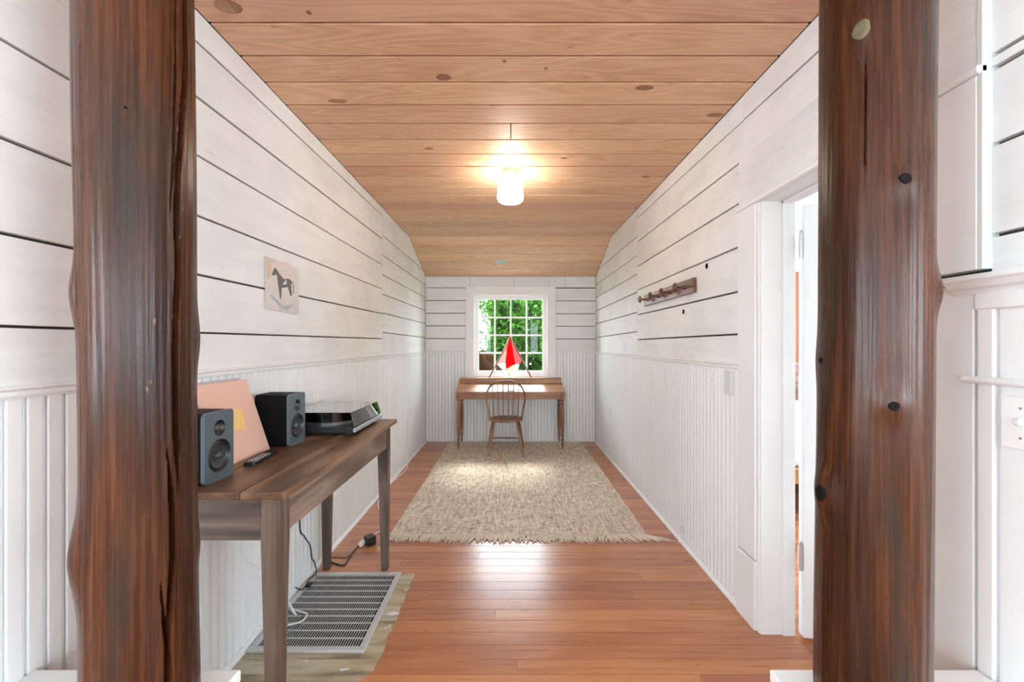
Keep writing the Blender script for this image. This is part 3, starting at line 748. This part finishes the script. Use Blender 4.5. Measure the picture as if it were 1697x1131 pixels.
# ================================================================== RECORD SLEEVES, NOTE, REMOTE
def sleeve(name, label, y0, y1, xb, xt, zt_, m, th=.004, grp=None, cat='record sleeve'):
    o = thing(name, label, cat, (xb, (y0+y1)/2, TZ))
    ang = math.atan2(xb-xt, zt_-TZ); L = math.hypot(xb-xt, zt_-TZ)
    b = box(-th, 0, -(y1-y0)/2, (y1-y0)/2, 0, L, .001)
    obj('card', b, m, o, rot=(0, -ang, 0)); return o, ang
sl1, an = sleeve('record_sleeve', 'pink square record sleeve leaning on the wall between the two speakers', 1.515, 1.826, -1.056, -1.158, 1.197, 'pink')
sleeve('record_sleeve', 'mauve-grey record sleeve leaning behind the pink one', 1.485, 1.79, -1.066, -1.1695, 1.206, 'greycard', .003)
nt_ = thing('paper_note', 'yellow sticky note on the face of the pink record sleeve', 'note', (0, 0, 0))
zc_ = 1.045; xc_ = -1.056-(zc_-TZ)*math.tan(an)
nt_.location = (xc_+.0008, 1.688, zc_)
nn = obj('sheet', box(0, .0008, -.038, .038, -.044, .044), 'note', nt_); nn.rotation_euler = (R(-12), -an, 0)
rm = thing('remote_control', 'slim black remote control with white keys lying by the pink record sleeve', 'remote', (-.988, 1.652, TZ), R(4))
rb = obj('case', prism(rrect(-.021, .021, -.092, .092, .006), 0, .014, 2), 'black', rm)
for i in range(7):
    for j in range(3):
        obj('key', prism(circ(-.012+.012*j, -.065+.017*i, .0032, 8), .014, .0155, 2), 'plate_grey', rm)

# ================================================================== HORSE PRINT
ya, yb2 = dwall(438, XL), dwall(493.6, XL)
za, zb2 = 1.522, 1.775
hp = thing('horse_print', 'worn paper print of a dark horse tacked to the white wall boards', 'picture', (XL, ya, za))
W_, H_ = yb2-ya, zb2-za
M['aged'] = paint('aged_print_paper', (.70, .665, .62), None, .7, .5, 'object')
M['print_dark'] = paint('print_grey_ink', (.155, .15, .15), None, .7, .2, 'object')
M['print_blue'] = plain('print_blue_grey_ink', (.40, .45, .46), .7)
M['print_pink'] = plain('print_pink_ink', (.70, .60, .57), .7); M['print_tan'] = plain('print_tan_stain', (.62, .50, .39), .7)
card = [(0, 0), (W_, -.006), (W_, H_-.008), (W_*.70, H_-.004), (W_*.66, H_-.022), (W_*.63, H_-.045), (W_*.61, H_-.02), (W_*.56, H_-.003), (W_*.3, H_), (0, H_)]
obj('paper', prism([(p[0], p[1]) for p in card], .0025, .006, 0), 'aged', hp)
def uv(x, y):
    u2 = u = (x-165)/470.
    top, bot = 125+200*u, 870+115*u
    return (u2*W_, H_*(1-(y-top)/(bot-top)))
def ink(nm, pts, m, h=.0066, par=hp): return obj(nm, prism([uv(*p) for p in pts], .006, h, 0), m, par)
ink('pink_ground', [(215, 260), (300, 200), (450, 225), (560, 330), (555, 470), (420, 450), (330, 330)], 'print_pink', .0063)
ink('tan_stain', [(172, 140), (232, 175), (240, 320), (215, 470), (176, 430)], 'print_tan', .0062)
hs = ink('horse_figure', [(280, 293), (264, 335), (246, 380), (250, 410), (286, 400), (302, 386), (314, 440), (322, 540), (334, 605), (344, 680), (350, 742), (366, 748), (372, 640), (376, 590), (420, 594), (458, 582), (480, 640), (500, 712), (514, 720), (524, 700), (515, 620), (512, 560), (521, 522), (531, 540), (543, 600), (546, 680), (556, 686), (553, 600), (541, 535), (516, 500), (500, 482), (460, 462), (430, 470), (400, 462), (350, 400), (310, 330)], 'print_dark', .0067)
obj('saddle_patch', prism([uv(*p) for p in [(385, 540), (432, 482), (446, 500), (440, 548)]], .0067, .007, 0), 'aged', hs)
ink('fallen_branch', [(212, 690), (240, 678), (395, 850), (470, 850), (545, 842), (455, 930), (372, 893), (300, 800)], 'print_blue')
for k, (x_, y_, l_) in enumerate(((350, 330, 100), (395, 395, 110))):
    pts = [uv(x_+l_*t/16, y_+24*t/16+9*math.sin(t*2.3+k)) for t in range(17)]
    obj('script_line', tube([(.0063, p[0], p[1]) for p in pts], .0010, 5), 'print_tan', hp)

# ================================================================== COAT RACK
cr = thing('coat_rack', 'wooden peg rail with four mushroom pegs on the right wall boards', 'coat rack', (XR, 3.125, 1.68))
obj('backboard', box(-.022, -.002, -.495, .495, 0, .094, .003), 'rack', cr)
for yy in (2.757, 3.01, 3.25, 3.50):
    prf = [(.0, -.105), (.016, -.103), (.028, -.096), (.031, -.088), (.026, -.083), (.012, -.080), (.0085, -.072), (.0095, -.050), (.014, -.030), (.017, -.022)]
    obj('peg', lathe(prf, 20, axis='x', c=(0, yy-3.125, .047)), 'peg', cr, smooth=True)

# ================================================================== SWITCHES, SOCKETS
def switch(nm, label, cat, x, y, z, w, h, th, m, toggle=True, grp=None):
    o = thing(nm, label, cat, (x, y, z-h/2), 0, grp)
    obj('plate', box(-th, 0, -w/2, w/2, 0, h, .0025), m, o)
    if toggle:
        obj('toggle', box(-th-.012, -th+.001, -.006, .006, h/2-.004, h/2+.012, .002), 'plate_grey', o, rot=None)
    for s in (-1, 1): obj('screw', lathe([(.003, -th-.001), (.003, -th+.0005)], 8, axis='x', c=(0, 0, h/2+s*.034)), 'chrome', o)
    return o
switch('light_switch', 'white toggle light switch on the right beadboard beside the blank plate', 'light switch', XR-TW, 2.395, 1.145, .074, .118, .008, 'plate')
switch('blank_plate', 'thick grey blank cover plate next to the door casing', 'wall plate', XR-TW, 2.222, 1.144, .074, .125, .016, 'plate_grey', False)
switch('light_switch', 'large white toggle switch on the tall wainscot in the near room', 'light switch', XR-.010, .945, 1.170, .080, .122, .008, 'plate')
def outlet(label, x, y, z, inward, ):
    o = thing('wall_outlet', label, 'outlet', (x, y, z-.055)); s = inward
    obj('plate', box(min(0, s*.006), max(0, s*.006), -.035, .035, 0, .11, .002), 'plate', o)
    for k in (.033, .077): obj('socket', box(min(s*.005, s*.0075), max(s*.005, s*.0075), -.016, .016, k-.013, k+.013, .002), 'plate_grey', o)
outlet('white wall outlet low on the right beadboard near the end wall', XR-TW, dwall(1012, XR), .545, -1)
outlet('white wall outlet low on the left beadboard with a cord plugged in', XL+TW, dwall(679, XL), .555, 1)
# cable gland at the foot of the right wall
cg = thing('cable_bracket', 'tiny white cable box and hook low on the right beadboard', 'bracket', (XR-TW-.001, 2.83, .035))
obj('cover', box(-.016, 0, -.016, .016, .025, .075, .004), 'plate_grey', cg)
obj('hook', tube(spline([(-.008, 0, .028), (-.026, -.006, .006), (-.034, -.02, -.018), (-.024, -.03, -.015)], 5), .004, 6), 'plate', cg, smooth=True)

# ================================================================== FLOOR GRILLE
gx0_, gx1_, gy0_, gy1_ = XL+.028, -.640, 1.815, 2.445
gr = thing('floor_grille', 'white metal floor return grille under the side table', 'vent', ((gx0_+gx1_)/2, (gy0_+gy1_)/2, 0))
hx, hy = (gx1_-gx0_)/2, (gy1_-gy0_)/2
obj('shade_sheet', box(-hx+.02, hx-.02, -hy+.02, hy-.02, .0005, .002), 'dark', gr)  # black sheet above the planks, stands in for the shade below the grille
fw = .030
for a in ((-hx, hx, -hy, -hy+fw), (-hx, hx, hy-fw, hy), (-hx, -hx+fw, -hy+fw, hy-fw), (hx-fw, hx, -hy+fw, hy-fw)):
    obj('frame_bar', box(*a, .0005, .014, .003), 'grille', gr)
nb = 11
for k in range(1, nb):
    y_ = -hy+fw+(2*hy-2*fw)*k/nb; obj('cross_bar', box(-hx+fw, hx-fw, y_-.0022, y_+.0022, .008, .0125), 'grille', gr)
nfin = 40
for k in range(1, nfin):
    x_ = -hx+fw+(2*hx-2*fw)*k/nfin; obj('fin', box(x_-.0014, x_+.0014, -hy+fw, hy-fw, .0085, .0115), 'grille_fin', gr)

# ================================================================== CABLES
def cable(name, label, pts, r_, m, cat='cable', sm_=8): 
    o = tag(obj(name, tube(spline(pts, sm_), r_, 6), m, smooth=True), label, cat); return o
def FP(px, py, z=.004): q = P(px, py, dfloor(py, z)); return (q.x, q.y, z)
def WP(px, py, off=.006): d = dwall(px, XL+TW+off); return (XL+TW+off, d, zat(py, d))
c1 = cable('power_cord', 'thin black power cord hanging down the left wall behind the table to the floor', [(-1.166, 2.36, .86), WP(497, 864), WP(505, 890), WP(514, 905), WP(517, 926), WP(521, 932), (-1.13, 2.42, .022), FP(513, 960, .020), FP(500, 978, .020), FP(482, 968, .02)], .0035, 'black')
tag(obj('end_clip', box(-1.13, -1.10, 2.28, 2.32, .016, .027, .003), 'black', c1))
cable('white_speaker_wire', 'loose white wire looping over the floor grille', [WP(402, 897, .006), WP(403, 920, .006), WP(411, 930, .006), WP(432, 943, .007), WP(446, 950, .012), (-1.11, 1.95, .25), (-1.06, 2.05, .022), FP(482, 1010, .020), FP(498, 1014, .020), FP(509, 1019, .020), FP(500, 1030, .020), FP(480, 1036, .020), FP(455, 1040, .020), FP(430, 1042, .020), FP(405, 1062, .018), FP(393, 1085, .006), FP(391, 1098, .006), FP(382, 1108, .006)], .004, 'ivory')
ec = cable('extension_cord', 'black cord with a white plug running from the table to the rug corner', [FP(521, 940, .006), FP(540, 931, .005), FP(560, 936, .005), FP(570, 937, .005), FP(578, 927, .005), FP(584, 917, .006), FP(594, 906, .012), FP(597, 903, .017)], .0045, 'black')
def oriented(name, pix0, pix1, z, w, h, m, parent, bev=.006):
    a, b = Vector(FP(*pix0, z)), Vector(FP(*pix1, z)); L = (b-a).length; ang = math.atan2(b.y-a.y, b.x-a.x)
    return obj(name, box(0, L, -w/2, w/2, -h/2, h/2, bev, seg=2), m, parent, loc=a, rot=(0, 0, ang))
oriented('plug_body', (596, 904), (606, 896), .02, .030, .030, 'plate', ec, .009)
oriented('plug_adapter', (606, 898), (620, 893), .030, .062, .056, 'black', ec, .004)
cable('white_extension_cord', 'white extension cord trailing beside the table leg towards the rug corner', [WP(676, 694, .004), WP(676, 712, .006), WP(675, 730, .006), WP(673, 748, .006), WP(671, 762, .012), (-1.12, 4.5, .012), FP(650, 800, .005), FP(632, 822, .005), FP(627, 835, .005), FP(629, 846, .005), FP(634, 858, .005), FP(632, 868, .005), FP(636, 874, .005), FP(628, 882, .006), FP(616, 888, .010), FP(612, 890, .016)], .0045, 'ivory')
cable('thin_cord', 'thin dark flex lying on the floorboards between table leg and rug', [FP(538, 926, .005), FP(556, 924, .004), FP(572, 925, .004), FP(580, 921, .004)], .0025, 'black')

# ================================================================== RUG
RX0, RX1, RY0, RY1 = -.860, .965, 2.93, 5.655
rg = thing('jute_rug', 'woven natural jute rug with fringed ends on the wooden floor', 'rug', ((RX0+RX1)/2, (RY0+RY1)/2, 0))
RW, RL = RX1-RX0, RY1-RY0
NX, NY = 330, 420; verts = []; faces = []
nwarp, nweft = 62, 150
rr = random.Random(5)
warp = [rr.uniform(.55, 1.2) for _ in range(nwarp+2)]; weft = [rr.uniform(.55, 1.15) for _ in range(nweft+2)]
for j in range(NY+1):
    v = j/NY
    for i in range(NX+1):
        u = i/NX
        a, b = u*nwarp, v*nweft
        ha = abs(math.sin(PI*a))**.6*warp[int(a)]; hb = abs(math.sin(PI*b))**.6*weft[int(b)]
        nz = noise.noise(Vector((u*90, v*130, 0)))
        h = .0050+.0030*ha*(.5+.5*hb)+.0022*hb+.0022*nz
        ex = (0 if 0 < i < NX else 0)+.006*noise.noise(Vector((0, v*14, 3)))
        edge = min(i, NX-i, j, NY-j)
        if edge == 0: h = .0008
        verts.append((-RW/2+u*RW+ex*(1 if u > .5 else .7)+.010*math.sin(v*3), -RL/2+v*RL+.006*noise.noise(Vector((u*6, 0, 1))), max(h, .0008)))
for j in range(NY):
    for i in range(NX): k = j*(NX+1)+i; faces.append((k, k+1, k+NX+2, k+NX+1))
me = bpy.data.meshes.new('weave'); me.from_pydata(verts, [], faces); me.materials.append(M['rug'])
for p in me.polygons: p.use_smooth = True
tag(obj('weave', me, None, rg), kind=None)
def fringe(y0, sgn, n_, ln):
    bm = NB(); q = random.Random(11)
    for i in range(n_):
        x = -RW/2+.01+(RW-.02)*(i+q.uniform(-.4, .4))/n_
        L = ln*q.uniform(.55, 1.15); sw = q.uniform(-.5, .5)
        right = max(0, (x-RW*.36)/(RW*.14)) if sgn < 0 else 0
        if right > 0: sw += .9*right; L *= 1+.25*right
        pts = []
        for t in range(5):
            f_ = t/4
            pts.append((x+sw*L*f_+q.uniform(-.005, .005), y0+sgn*(L*f_*(1-.3*right)-.010), .0015*(1-f_)+.0058+.002*math.sin(PI*f_)*q.uniform(.0, 1.)))
        w = q.uniform(.0038, .0062)
        tube(pts, [w, w*1.1, w*1.15, w*.9, w*.35], 5, bm)
    for f in bm.faces: f.smooth = True
    tag(obj('fringe', bm, 'fringe', rg), 'pale twisted jute fringe', kind='stuff')
fringe(-RL/2, -1, 420, .115); fringe(RL/2, 1, 260, .075)

# ================================================================== DESK
RZ = .0165                                                  # pile height under the feet
dk = thing('writing_desk', 'slant-top wooden writing desk with turned legs under the window', 'desk', (-.004, 5.50, RZ))
fy, by = 5.275-5.5, 5.735-5.5
z_f, z_b = .748-RZ, .822-RZ
hwf = .694
top = prism([(fy, z_f-.020), (by-.11, z_b-.016), (by-.11, z_b+.004), (fy, z_f)], -hwf, hwf, 0)
bmesh.ops.bevel(top, geom=top.edges[:], offset=.003, segments=2, affect='EDGES')
obj('slanted_top', top, 'desk', dk)
obj('gallery_board', box(-hwf+.006, hwf-.006, by-.108, by-.088, z_b-.02, .880-RZ, .002), 'desk', dk)
obj('gallery_shelf', box(-hwf+.006, hwf-.006, by-.112, by, .880-RZ, .894-RZ, .003), 'desk', dk)
obj('apron', box(-hwf+.06, hwf-.06, fy+.008, fy+.028, .652-RZ, z_f-.016, .002), 'desk', dk)
obj('back_apron', box(-hwf+.05, hwf-.05, by-.075, by-.055, .652-RZ, .880-RZ, .002), 'desk', dk)
for s in (-1, 1):
    obj('side_panel', prism([(fy+.055, .652-RZ), (by-.06, .652-RZ), (by-.06, .880-RZ), (by-.10, .880-RZ), (by-.10, z_b-.016), (fy+.055, z_f-.014)], s*(hwf-.012), s*(hwf-.032), 0), 'desk', dk)
TL = .652-RZ
prof = [(.008, 0), (.011, .02), (.014, .06), (.016, .075), (.011, .085), (.012, .092), (.0205, .105), (.021, .118), (.013, .130), (.012, .140), (.019, .150), (.0195, .158), (.021, .20), (.0235, .33), (.0245, .43), (.0215, .50), (.014, .515), (.013, .523), (.021, .533), (.023, .546), (.021, .558), (.013, .566), (.013, .574), (.020, .582), (.0205, .590), (.015, .598), (.015, .61)]
lm = None
for s in (-1, 1):
    for yy in (fy+.034, by-.055):
        bm = lathe([(r_, h*TL/.61) for r_, h in prof], 20)
        ztop = (z_f-.016) if yy < 0 else .878-RZ
        box(-.028, .028, -.028, .028, TL-.01, ztop, .002, bm)
        obj('leg', bm, 'desk_z', dk, loc=(s*(hwf-.030), yy, 0), smooth=True)

# ================================================================== WINDSOR CHAIR
ch = thing('windsor_chair', 'hoop-back spindle chair tucked up to the writing desk', 'chair', (-.062, 5.19, RZ))
SZ = .430-RZ
seat = NB(); rings = []
for r_, z in ((.80, SZ-.030), (.97, SZ-.022), (1.0, SZ-.010), (.985, SZ-.002), (.94, SZ), (.6, SZ-.006), (.25, SZ-.009)):
    ring = []
    for k in range(40):
        a = 2*PI*k/40; cx, cy = math.cos(a), math.sin(a)
        sx = .205*abs(cx)**.85*(1 if cx > 0 else -1); sy = (.205 if cy > 0 else .200)*abs(cy)**.9*(1 if cy > 0 else -1)
        sx *= 1+.06*cy
        ring.append(seat.verts.new((sx*r_, sy*r_, z)))
    rings.append(ring)
for A, B in zip(rings, rings[1:]):
    for k in range(40): seat.faces.new((A[k], A[(k+1) % 40], B[(k+1) % 40], B[k]))
seat.faces.new(rings[0]); seat.faces.new(rings[-1])
obj('seat', seat, 'chair', ch, smooth=True)
lean = -.16
def hoop(t):                                                # t 0..1 round the bow
    pts = [(-.190, 0), (-.213, .16), (-.232, .26), (-.222, .36), (-.17, .445), (-.085, .487), (0, .498)]
    pts = pts+[(-x, z) for x, z in pts[-2::-1]]
    f_ = t*(len(pts)-1); i = min(int(f_), len(pts)-2); g = f_-i
    p = [Vector((pts[min(max(i+k, 0), len(pts)-1)][0], pts[min(max(i+k, 0), len(pts)-1)][1], 0)) for k in (-1, 0, 1, 2)]
    return .5*((2*p[1])+(p[2]-p[0])*g+(2*p[0]-5*p[1]+4*p[2]-p[3])*g*g+(3*p[1]-p[0]-3*p[2]+p[3])*g**3)
def hp3(v): return Vector((v.x, -.135+lean*v.y-.02*(1-abs(v.x)/.24)*(v.y/.5), SZ-.012+v.y))
obj('hoop_back', tube([hp3(hoop(t/48)) for t in range(49)], .0115, 10), 'chair', ch, smooth=True)
for k in range(6):
    xb_ = -.145+.29*k/5*1.0; xt_ = -.160+.32*k/5
    # find the bow height above this spindle
    best = min((abs(hoop(t/200).x-xt_)+(0 if hoop(t/200).y > .3 else 9), t) for t in range(201))[1]
    tp_ = hp3(hoop(best/200)); yb_ = -.160-.012*(1-abs(xb_)/.15)
    p0 = Vector((xb_, yb_+.02, SZ-.012))
    obj('spindle', tube([p0, p0.lerp(tp_, .3), p0.lerp(tp_, .65), tp_], [.0052, .0068, .0058, .0045], 8), 'chair', ch, smooth=True)
feet = [(-.21, -.245, -.135, -.10), (.21, -.245, .135, -.10), (-.225, .175, -.160, .12), (.225, .175, .160, .12)]
for fx, fy_, tx_, ty_ in feet:
    a, b = Vector((fx, fy_, 0)), Vector((tx_, ty_, SZ-.018))
    obj('leg', tube([a, a.lerp(b, .3), a.lerp(b, .65), b], [.0105, .0165, .0165, .0125], 10), 'chair', ch, smooth=True)
z_s = .13
def onleg(i, z): fx, fy_, tx_, ty_ = feet[i]; t = z/(SZ-.018); return Vector((fx+(tx_-fx)*t, fy_+(ty_-fy_)*t, z))
obj('stretcher', tube([onleg(2, z_s), onleg(2, z_s).lerp(onleg(3, z_s), .5), onleg(3, z_s)], [.008, .0115, .008], 8), 'chair', ch, smooth=True)

# ================================================================== RED LAMP
GZ = .894
lp = thing('tripod_lamp', 'red and white folded film lamp on crossed sticks standing on the desk shelf', 'lamp', (-.004, 5.675, GZ+.003))
apex = Vector((0, 0, .545))
for fx, fy_ in ((-.290, -.030), (.284, -.030)):
    v = Vector((fx, fy_, .0)); t = (apex-v).normalized()
    obj('stick', tube([v, v.lerp(apex, .5), apex+t*.012], [.0085, .0095, .0085], 8), 'peg', lp, smooth=True)
def film(name, pts, m, par=lp, th=.0012):
    pts = [Vector(p) for p in pts]; bm = NB()
    c_ = [bm.verts.new(p) for p in pts]; f_ = bm.faces.new(c_)
    bmesh.ops.triangulate(bm, faces=bm.faces[:])
    bmesh.ops.subdivide_edges(bm, edges=bm.edges[:], cuts=3, use_grid_fill=True)
    nrm = (pts[1]-pts[0]).cross(pts[2]-pts[0]).normalized()
    for v in bm.verts: v.co += nrm*.006*noise.noise(v.co*18)
    ex = bmesh.ops.extrude_face_region(bm, geom=bm.faces[:])
    for v in ex['geom']:
        if isinstance(v, bmesh.types.BMVert): v.co += nrm*th
    return obj(name, bm, m, par)
def L(cx, cy, y): return Vector(((795+cx*.0796-846.0)/F*5.67, y, H-(545+cy*.0796-CY)/F*5.67-GZ))
film('front_panel', [L(625, 175, -.012), L(660, 260, -.03), L(740, 700, -.062), L(740, 735, -.062), L(548, 842, -.060), L(560, 480, -.040)], 'red')
film('left_panel', [L(620, 170, .004), L(565, 420, -.025), L(535, 715, -.035), L(340, 745, .02)], 'rose')
film('right_panel', [L(635, 172, .004), L(890, 660, .02), L(820, 752, -.02), L(745, 715, -.045), L(690, 330, -.025)], 'pinkfilm')
film('pink_pleat', [L(640, 180, -.016), L(690, 300, -.035), L(765, 715, -.050), L(730, 700, -.064)], 'rose')
film('white_fold_left', [L(360, 748, .015), L(535, 712, -.030), L(548, 842, -.055), L(520, 960, -.03), L(475, 860, .0)], 'palefilm')
film('cream_fold', [L(548, 845, -.058), L(742, 738, -.058), L(748, 912, -.050)], 'cream')
film('white_fold_right', [L(745, 720, -.055), L(825, 755, -.02), L(800, 850, -.015), L(748, 905, -.045)], 'palefilm')
film('cream_tip', [L(560, 852, -.054), L(765, 935, -.050), L(700, 930, -.040), L(590, 932, -.035)], 'cream')
obj('stem', tube([(-.012, -.0, .0), (-.01, -.01, .22), (0, 0, .54)], .004, 8), 'peg', lp, smooth=True)
obj('stem_foot', lathe([(.036, 0), (.036, .004), (.010, .010), (.006, .018), (0, .018)], 20, c=(-.012, 0, 0)), 'plate', lp, smooth=True)

# ================================================================== CEILING LAMP
FD = 3.03
cp = thing('ceiling_lamp', 'lit opal glass ceiling lamp on a round metal base', 'lamp', (-.003, FD, ZC))
obj('base', lathe([(0, -.0), (.060, -.0), (.064, -.006), (.062, -.020), (.052, -.036), (.049, -.044), (0, -.044)], 36), 'bulbbase', cp, smooth=True)
obj('shade', lathe([(.040, -.040), (.046, -.046), (.064, -.056), (.080, -.070), (.086, -.085), (.092, -.14), (.0955, -.195), (.092, -.210), (.078, -.222), (.045, -.229), (0, -.231)], 40, closed=False), 'opal', cp, smooth=True)
for k in range(3):
    a = 2*PI*k/3-.9; obj('thumbscrew', tube([(.045*math.cos(a), .045*math.sin(a), -.034), (.066*math.cos(a), .066*math.sin(a), -.040)], .003, 6), 'chrome', cp)

# ================================================================== BEDROOM glimpsed through the door
bd = thing('bed', 'bed with white linen and a pine frame seen through the open door', 'bed', (2.78, 4.22, 0))
obj('bed_frame', box(-.78, .78, -.98, .95, .26, .38, .008), 'pine', bd)
for sx in (-1, 1):
    for sy in (-1, 1): obj('leg', box(sx*.74-.035, sx*.74+.035, sy*.92-.035, sy*.92+.035, 0, .26, .004), 'pine', bd)
obj('mattress', box(-.76, .76, -.96, .90, .38, .58, .05, seg=3), 'linen', bd)
hbd = obj('headboard', box(-.80, .80, .955, 1.0, .20, 1.12, .006), 'walnut', bd)
obj('headboard_rail', box(-.82, .82, .94, 1.01, 1.09, 1.14, .006), 'walnut', hbd)
for sx in (-.38, .38):
    obj('pillow', box(sx-.30, sx+.30, .52, .86, .575, .68, .045, seg=3), 'linen', bd)
cu = NB(); w0 = []
for k in range(61):
    x = k/60*.9; w0.append((x, .022*math.sin(k*.9)))
va = [cu.verts.new((x, y_, 0)) for x, y_ in w0]; vb = [cu.verts.new((x, y_, 1.35)) for x, y_ in w0]
vc = [cu.verts.new((x, y_+.004, 0)) for x, y_ in w0]; vd = [cu.verts.new((x, y_+.004, 1.35)) for x, y_ in w0]
for k in range(60):
    for A, B in ((va, vb), (vc, vd)): cu.faces.new((A[k], A[k+1], B[k+1], B[k]))
    cu.faces.new((vb[k], vb[k+1], vd[k+1], vd[k])); cu.faces.new((va[k], va[k+1], vc[k+1], vc[k]))
for k in (0, 60): cu.faces.new((va[k], vb[k], vd[k], vc[k]))
tag(obj('curtain', cu, 'curtain', loc=(3.2, 5.44, .95), smooth=True), 'rust brown curtain behind the bed seen through the open door', 'curtain')

# ================================================================== OUTSIDE
struct('ground', box(-14, 14, YB+.2, 22, -.35, -.25), 'grass')
mb = NB()
bmesh.ops.create_grid(mb, x_segments=90, y_segments=50, size=.5)
for v in mb.verts:
    u, w = v.co.x*2, v.co.y*2
    h = (1-u*u)*(1-w*w); v.co = Vector((u*.75, w*.42, 1.50*max(h, 0)**.45*(1-.18*u)+.07*noise.noise(Vector((u*6, w*6, 0)))+.03*noise.noise(Vector((u*17, w*17, 3)))))
tag(obj('soil_mound', mb, 'soil', loc=(-.42, 6.48, -.26), smooth=True), 'bank of dark bare soil outside the window below the shrubs', 'soil')
def leaf_mesh(n_, cx, rx, ry, z0, z1, seed, size):
    q = random.Random(seed); vs_, fs = [], []
    for i in range(n_):
        # points spread through a rounded block, denser towards its skin
        p = Vector((q.uniform(-1, 1), q.uniform(-1, 1), q.uniform(-1, 1)))
        if max(abs(c) for c in p) < .6: p *= 1.5
        m_ = (abs(p.x)**5+abs(p.y)**5+abs(p.z)**5)**.2
        if m_ > 1: p /= m_
        p = Vector((cx+p.x*rx, p.y*ry, (z0+z1)/2+p.z*(z1-z0)/2))
        p += Vector((noise.noise(p*2.7+Vector((seed, 0, 0))), noise.noise(p*2.7+Vector((0, seed, 0))), noise.noise(p*2.7+Vector((0, 0, seed)))))*.12
        L_ = size*q.uniform(.6, 1.3); w = L_*q.uniform(.22, .34)
        d = Vector((q.uniform(-1, 1), q.uniform(-1, .6), q.uniform(-.9, .5))).normalized()
        sd = d.cross(Vector((q.uniform(-.5, .5), q.uniform(-.5, .5), 1))).normalized(); up = sd.cross(d)
        k = len(vs_)
        vs_ += [p, p+d*L_*.45+sd*w+up*.012, p+d*L_, p+d*L_*.45-sd*w+up*.012, p+d*L_*.5-up*.006]
        fs += [(k, k+1, k+4), (k+1, k+2, k+4), (k+2, k+3, k+4), (k+3, k, k+4)]
    me_ = bpy.data.meshes.new('foliage'); me_.from_pydata([tuple(v) for v in vs_], [], fs); return me_
sh_specs = [('low green shrub on the bank outside, below the white house', -.88, 7.24, .24, .07, -.1, 1.36, 'leafA', 4500, 1),
            ('dense mid-green shrub outside, behind the red lamp', -.09, 7.95, .33, .24, -.1, 2.25, 'leafA', 8500, 2),
            ('bright yellow-green shrub outside, right of the red lamp', 1.05, 7.62, .40, .36, -.1, 2.25, 'leafB', 8500, 3),
            ('tall dark shrub in the back row outside, behind the mid-green shrub', .24, 9.40, .50, .70, 0, 2.6, 'leafA', 7000, 4),
            ('tall yellow-green shrub in the back row outside, behind the bright one', 1.58, 9.40, .42, .70, 0, 2.6, 'leafB', 7000, 5),
            ('broad hedge closing the garden behind all other shrubs', .3, 11.9, 2.6, .8, .0, 3.0, 'leafA', 14000, 6)]
shrubs = []
for lab, x, y, rx, ry, z0, z1, m, n_, sd in sh_specs:
    s = thing('garden_shrub', lab, 'shrub', (x, y, -.25), 0, 'shrubs outside the window')
    me_ = leaf_mesh(int(n_*1.5), 0, rx, ry, z0+.25, z1+.25, sd*7, .115); me_.materials.append(M[m])
    tag(obj('foliage', me_, None, s), kind='stuff')
    st = NB()
    for k in range(5):
        a = k*1.3+sd; tube([(0, 0, 0), (.15*math.cos(a), .15*math.sin(a), .8), (.45*rx*math.cos(a), .45*ry*math.sin(a), z1*.7)], [.03, .02, .008], 6, st)
    obj('stems', st, 'bark', s); shrubs.append(s)
hs_ = thing('neighbouring_house', 'corner of a white house with an overhanging eave beyond the window', 'house', (-2.20, 9.0, -.25))
M['siding'] = paint('house_siding', (.30, .30, .33), 0, .6, .1)
obj('wall', box(-1.5, 1.36, -.55, 1.5, 0, 2.05, 0), 'siding', hs_)
obj('roof', prism([(-.6, 5.6), (.9, 3.6), (1.38, 2.40), (1.556, 1.89), (1.50, 1.80), (1.25, 2.2), (.8, 3.4), (-.6, 5.3)], -.72, 1.6, 1), 'siding', hs_)
obj('gutter', box(1.47, 1.54, -.72, 1.6, 1.76, 1.84), 'plate_grey', hs_)
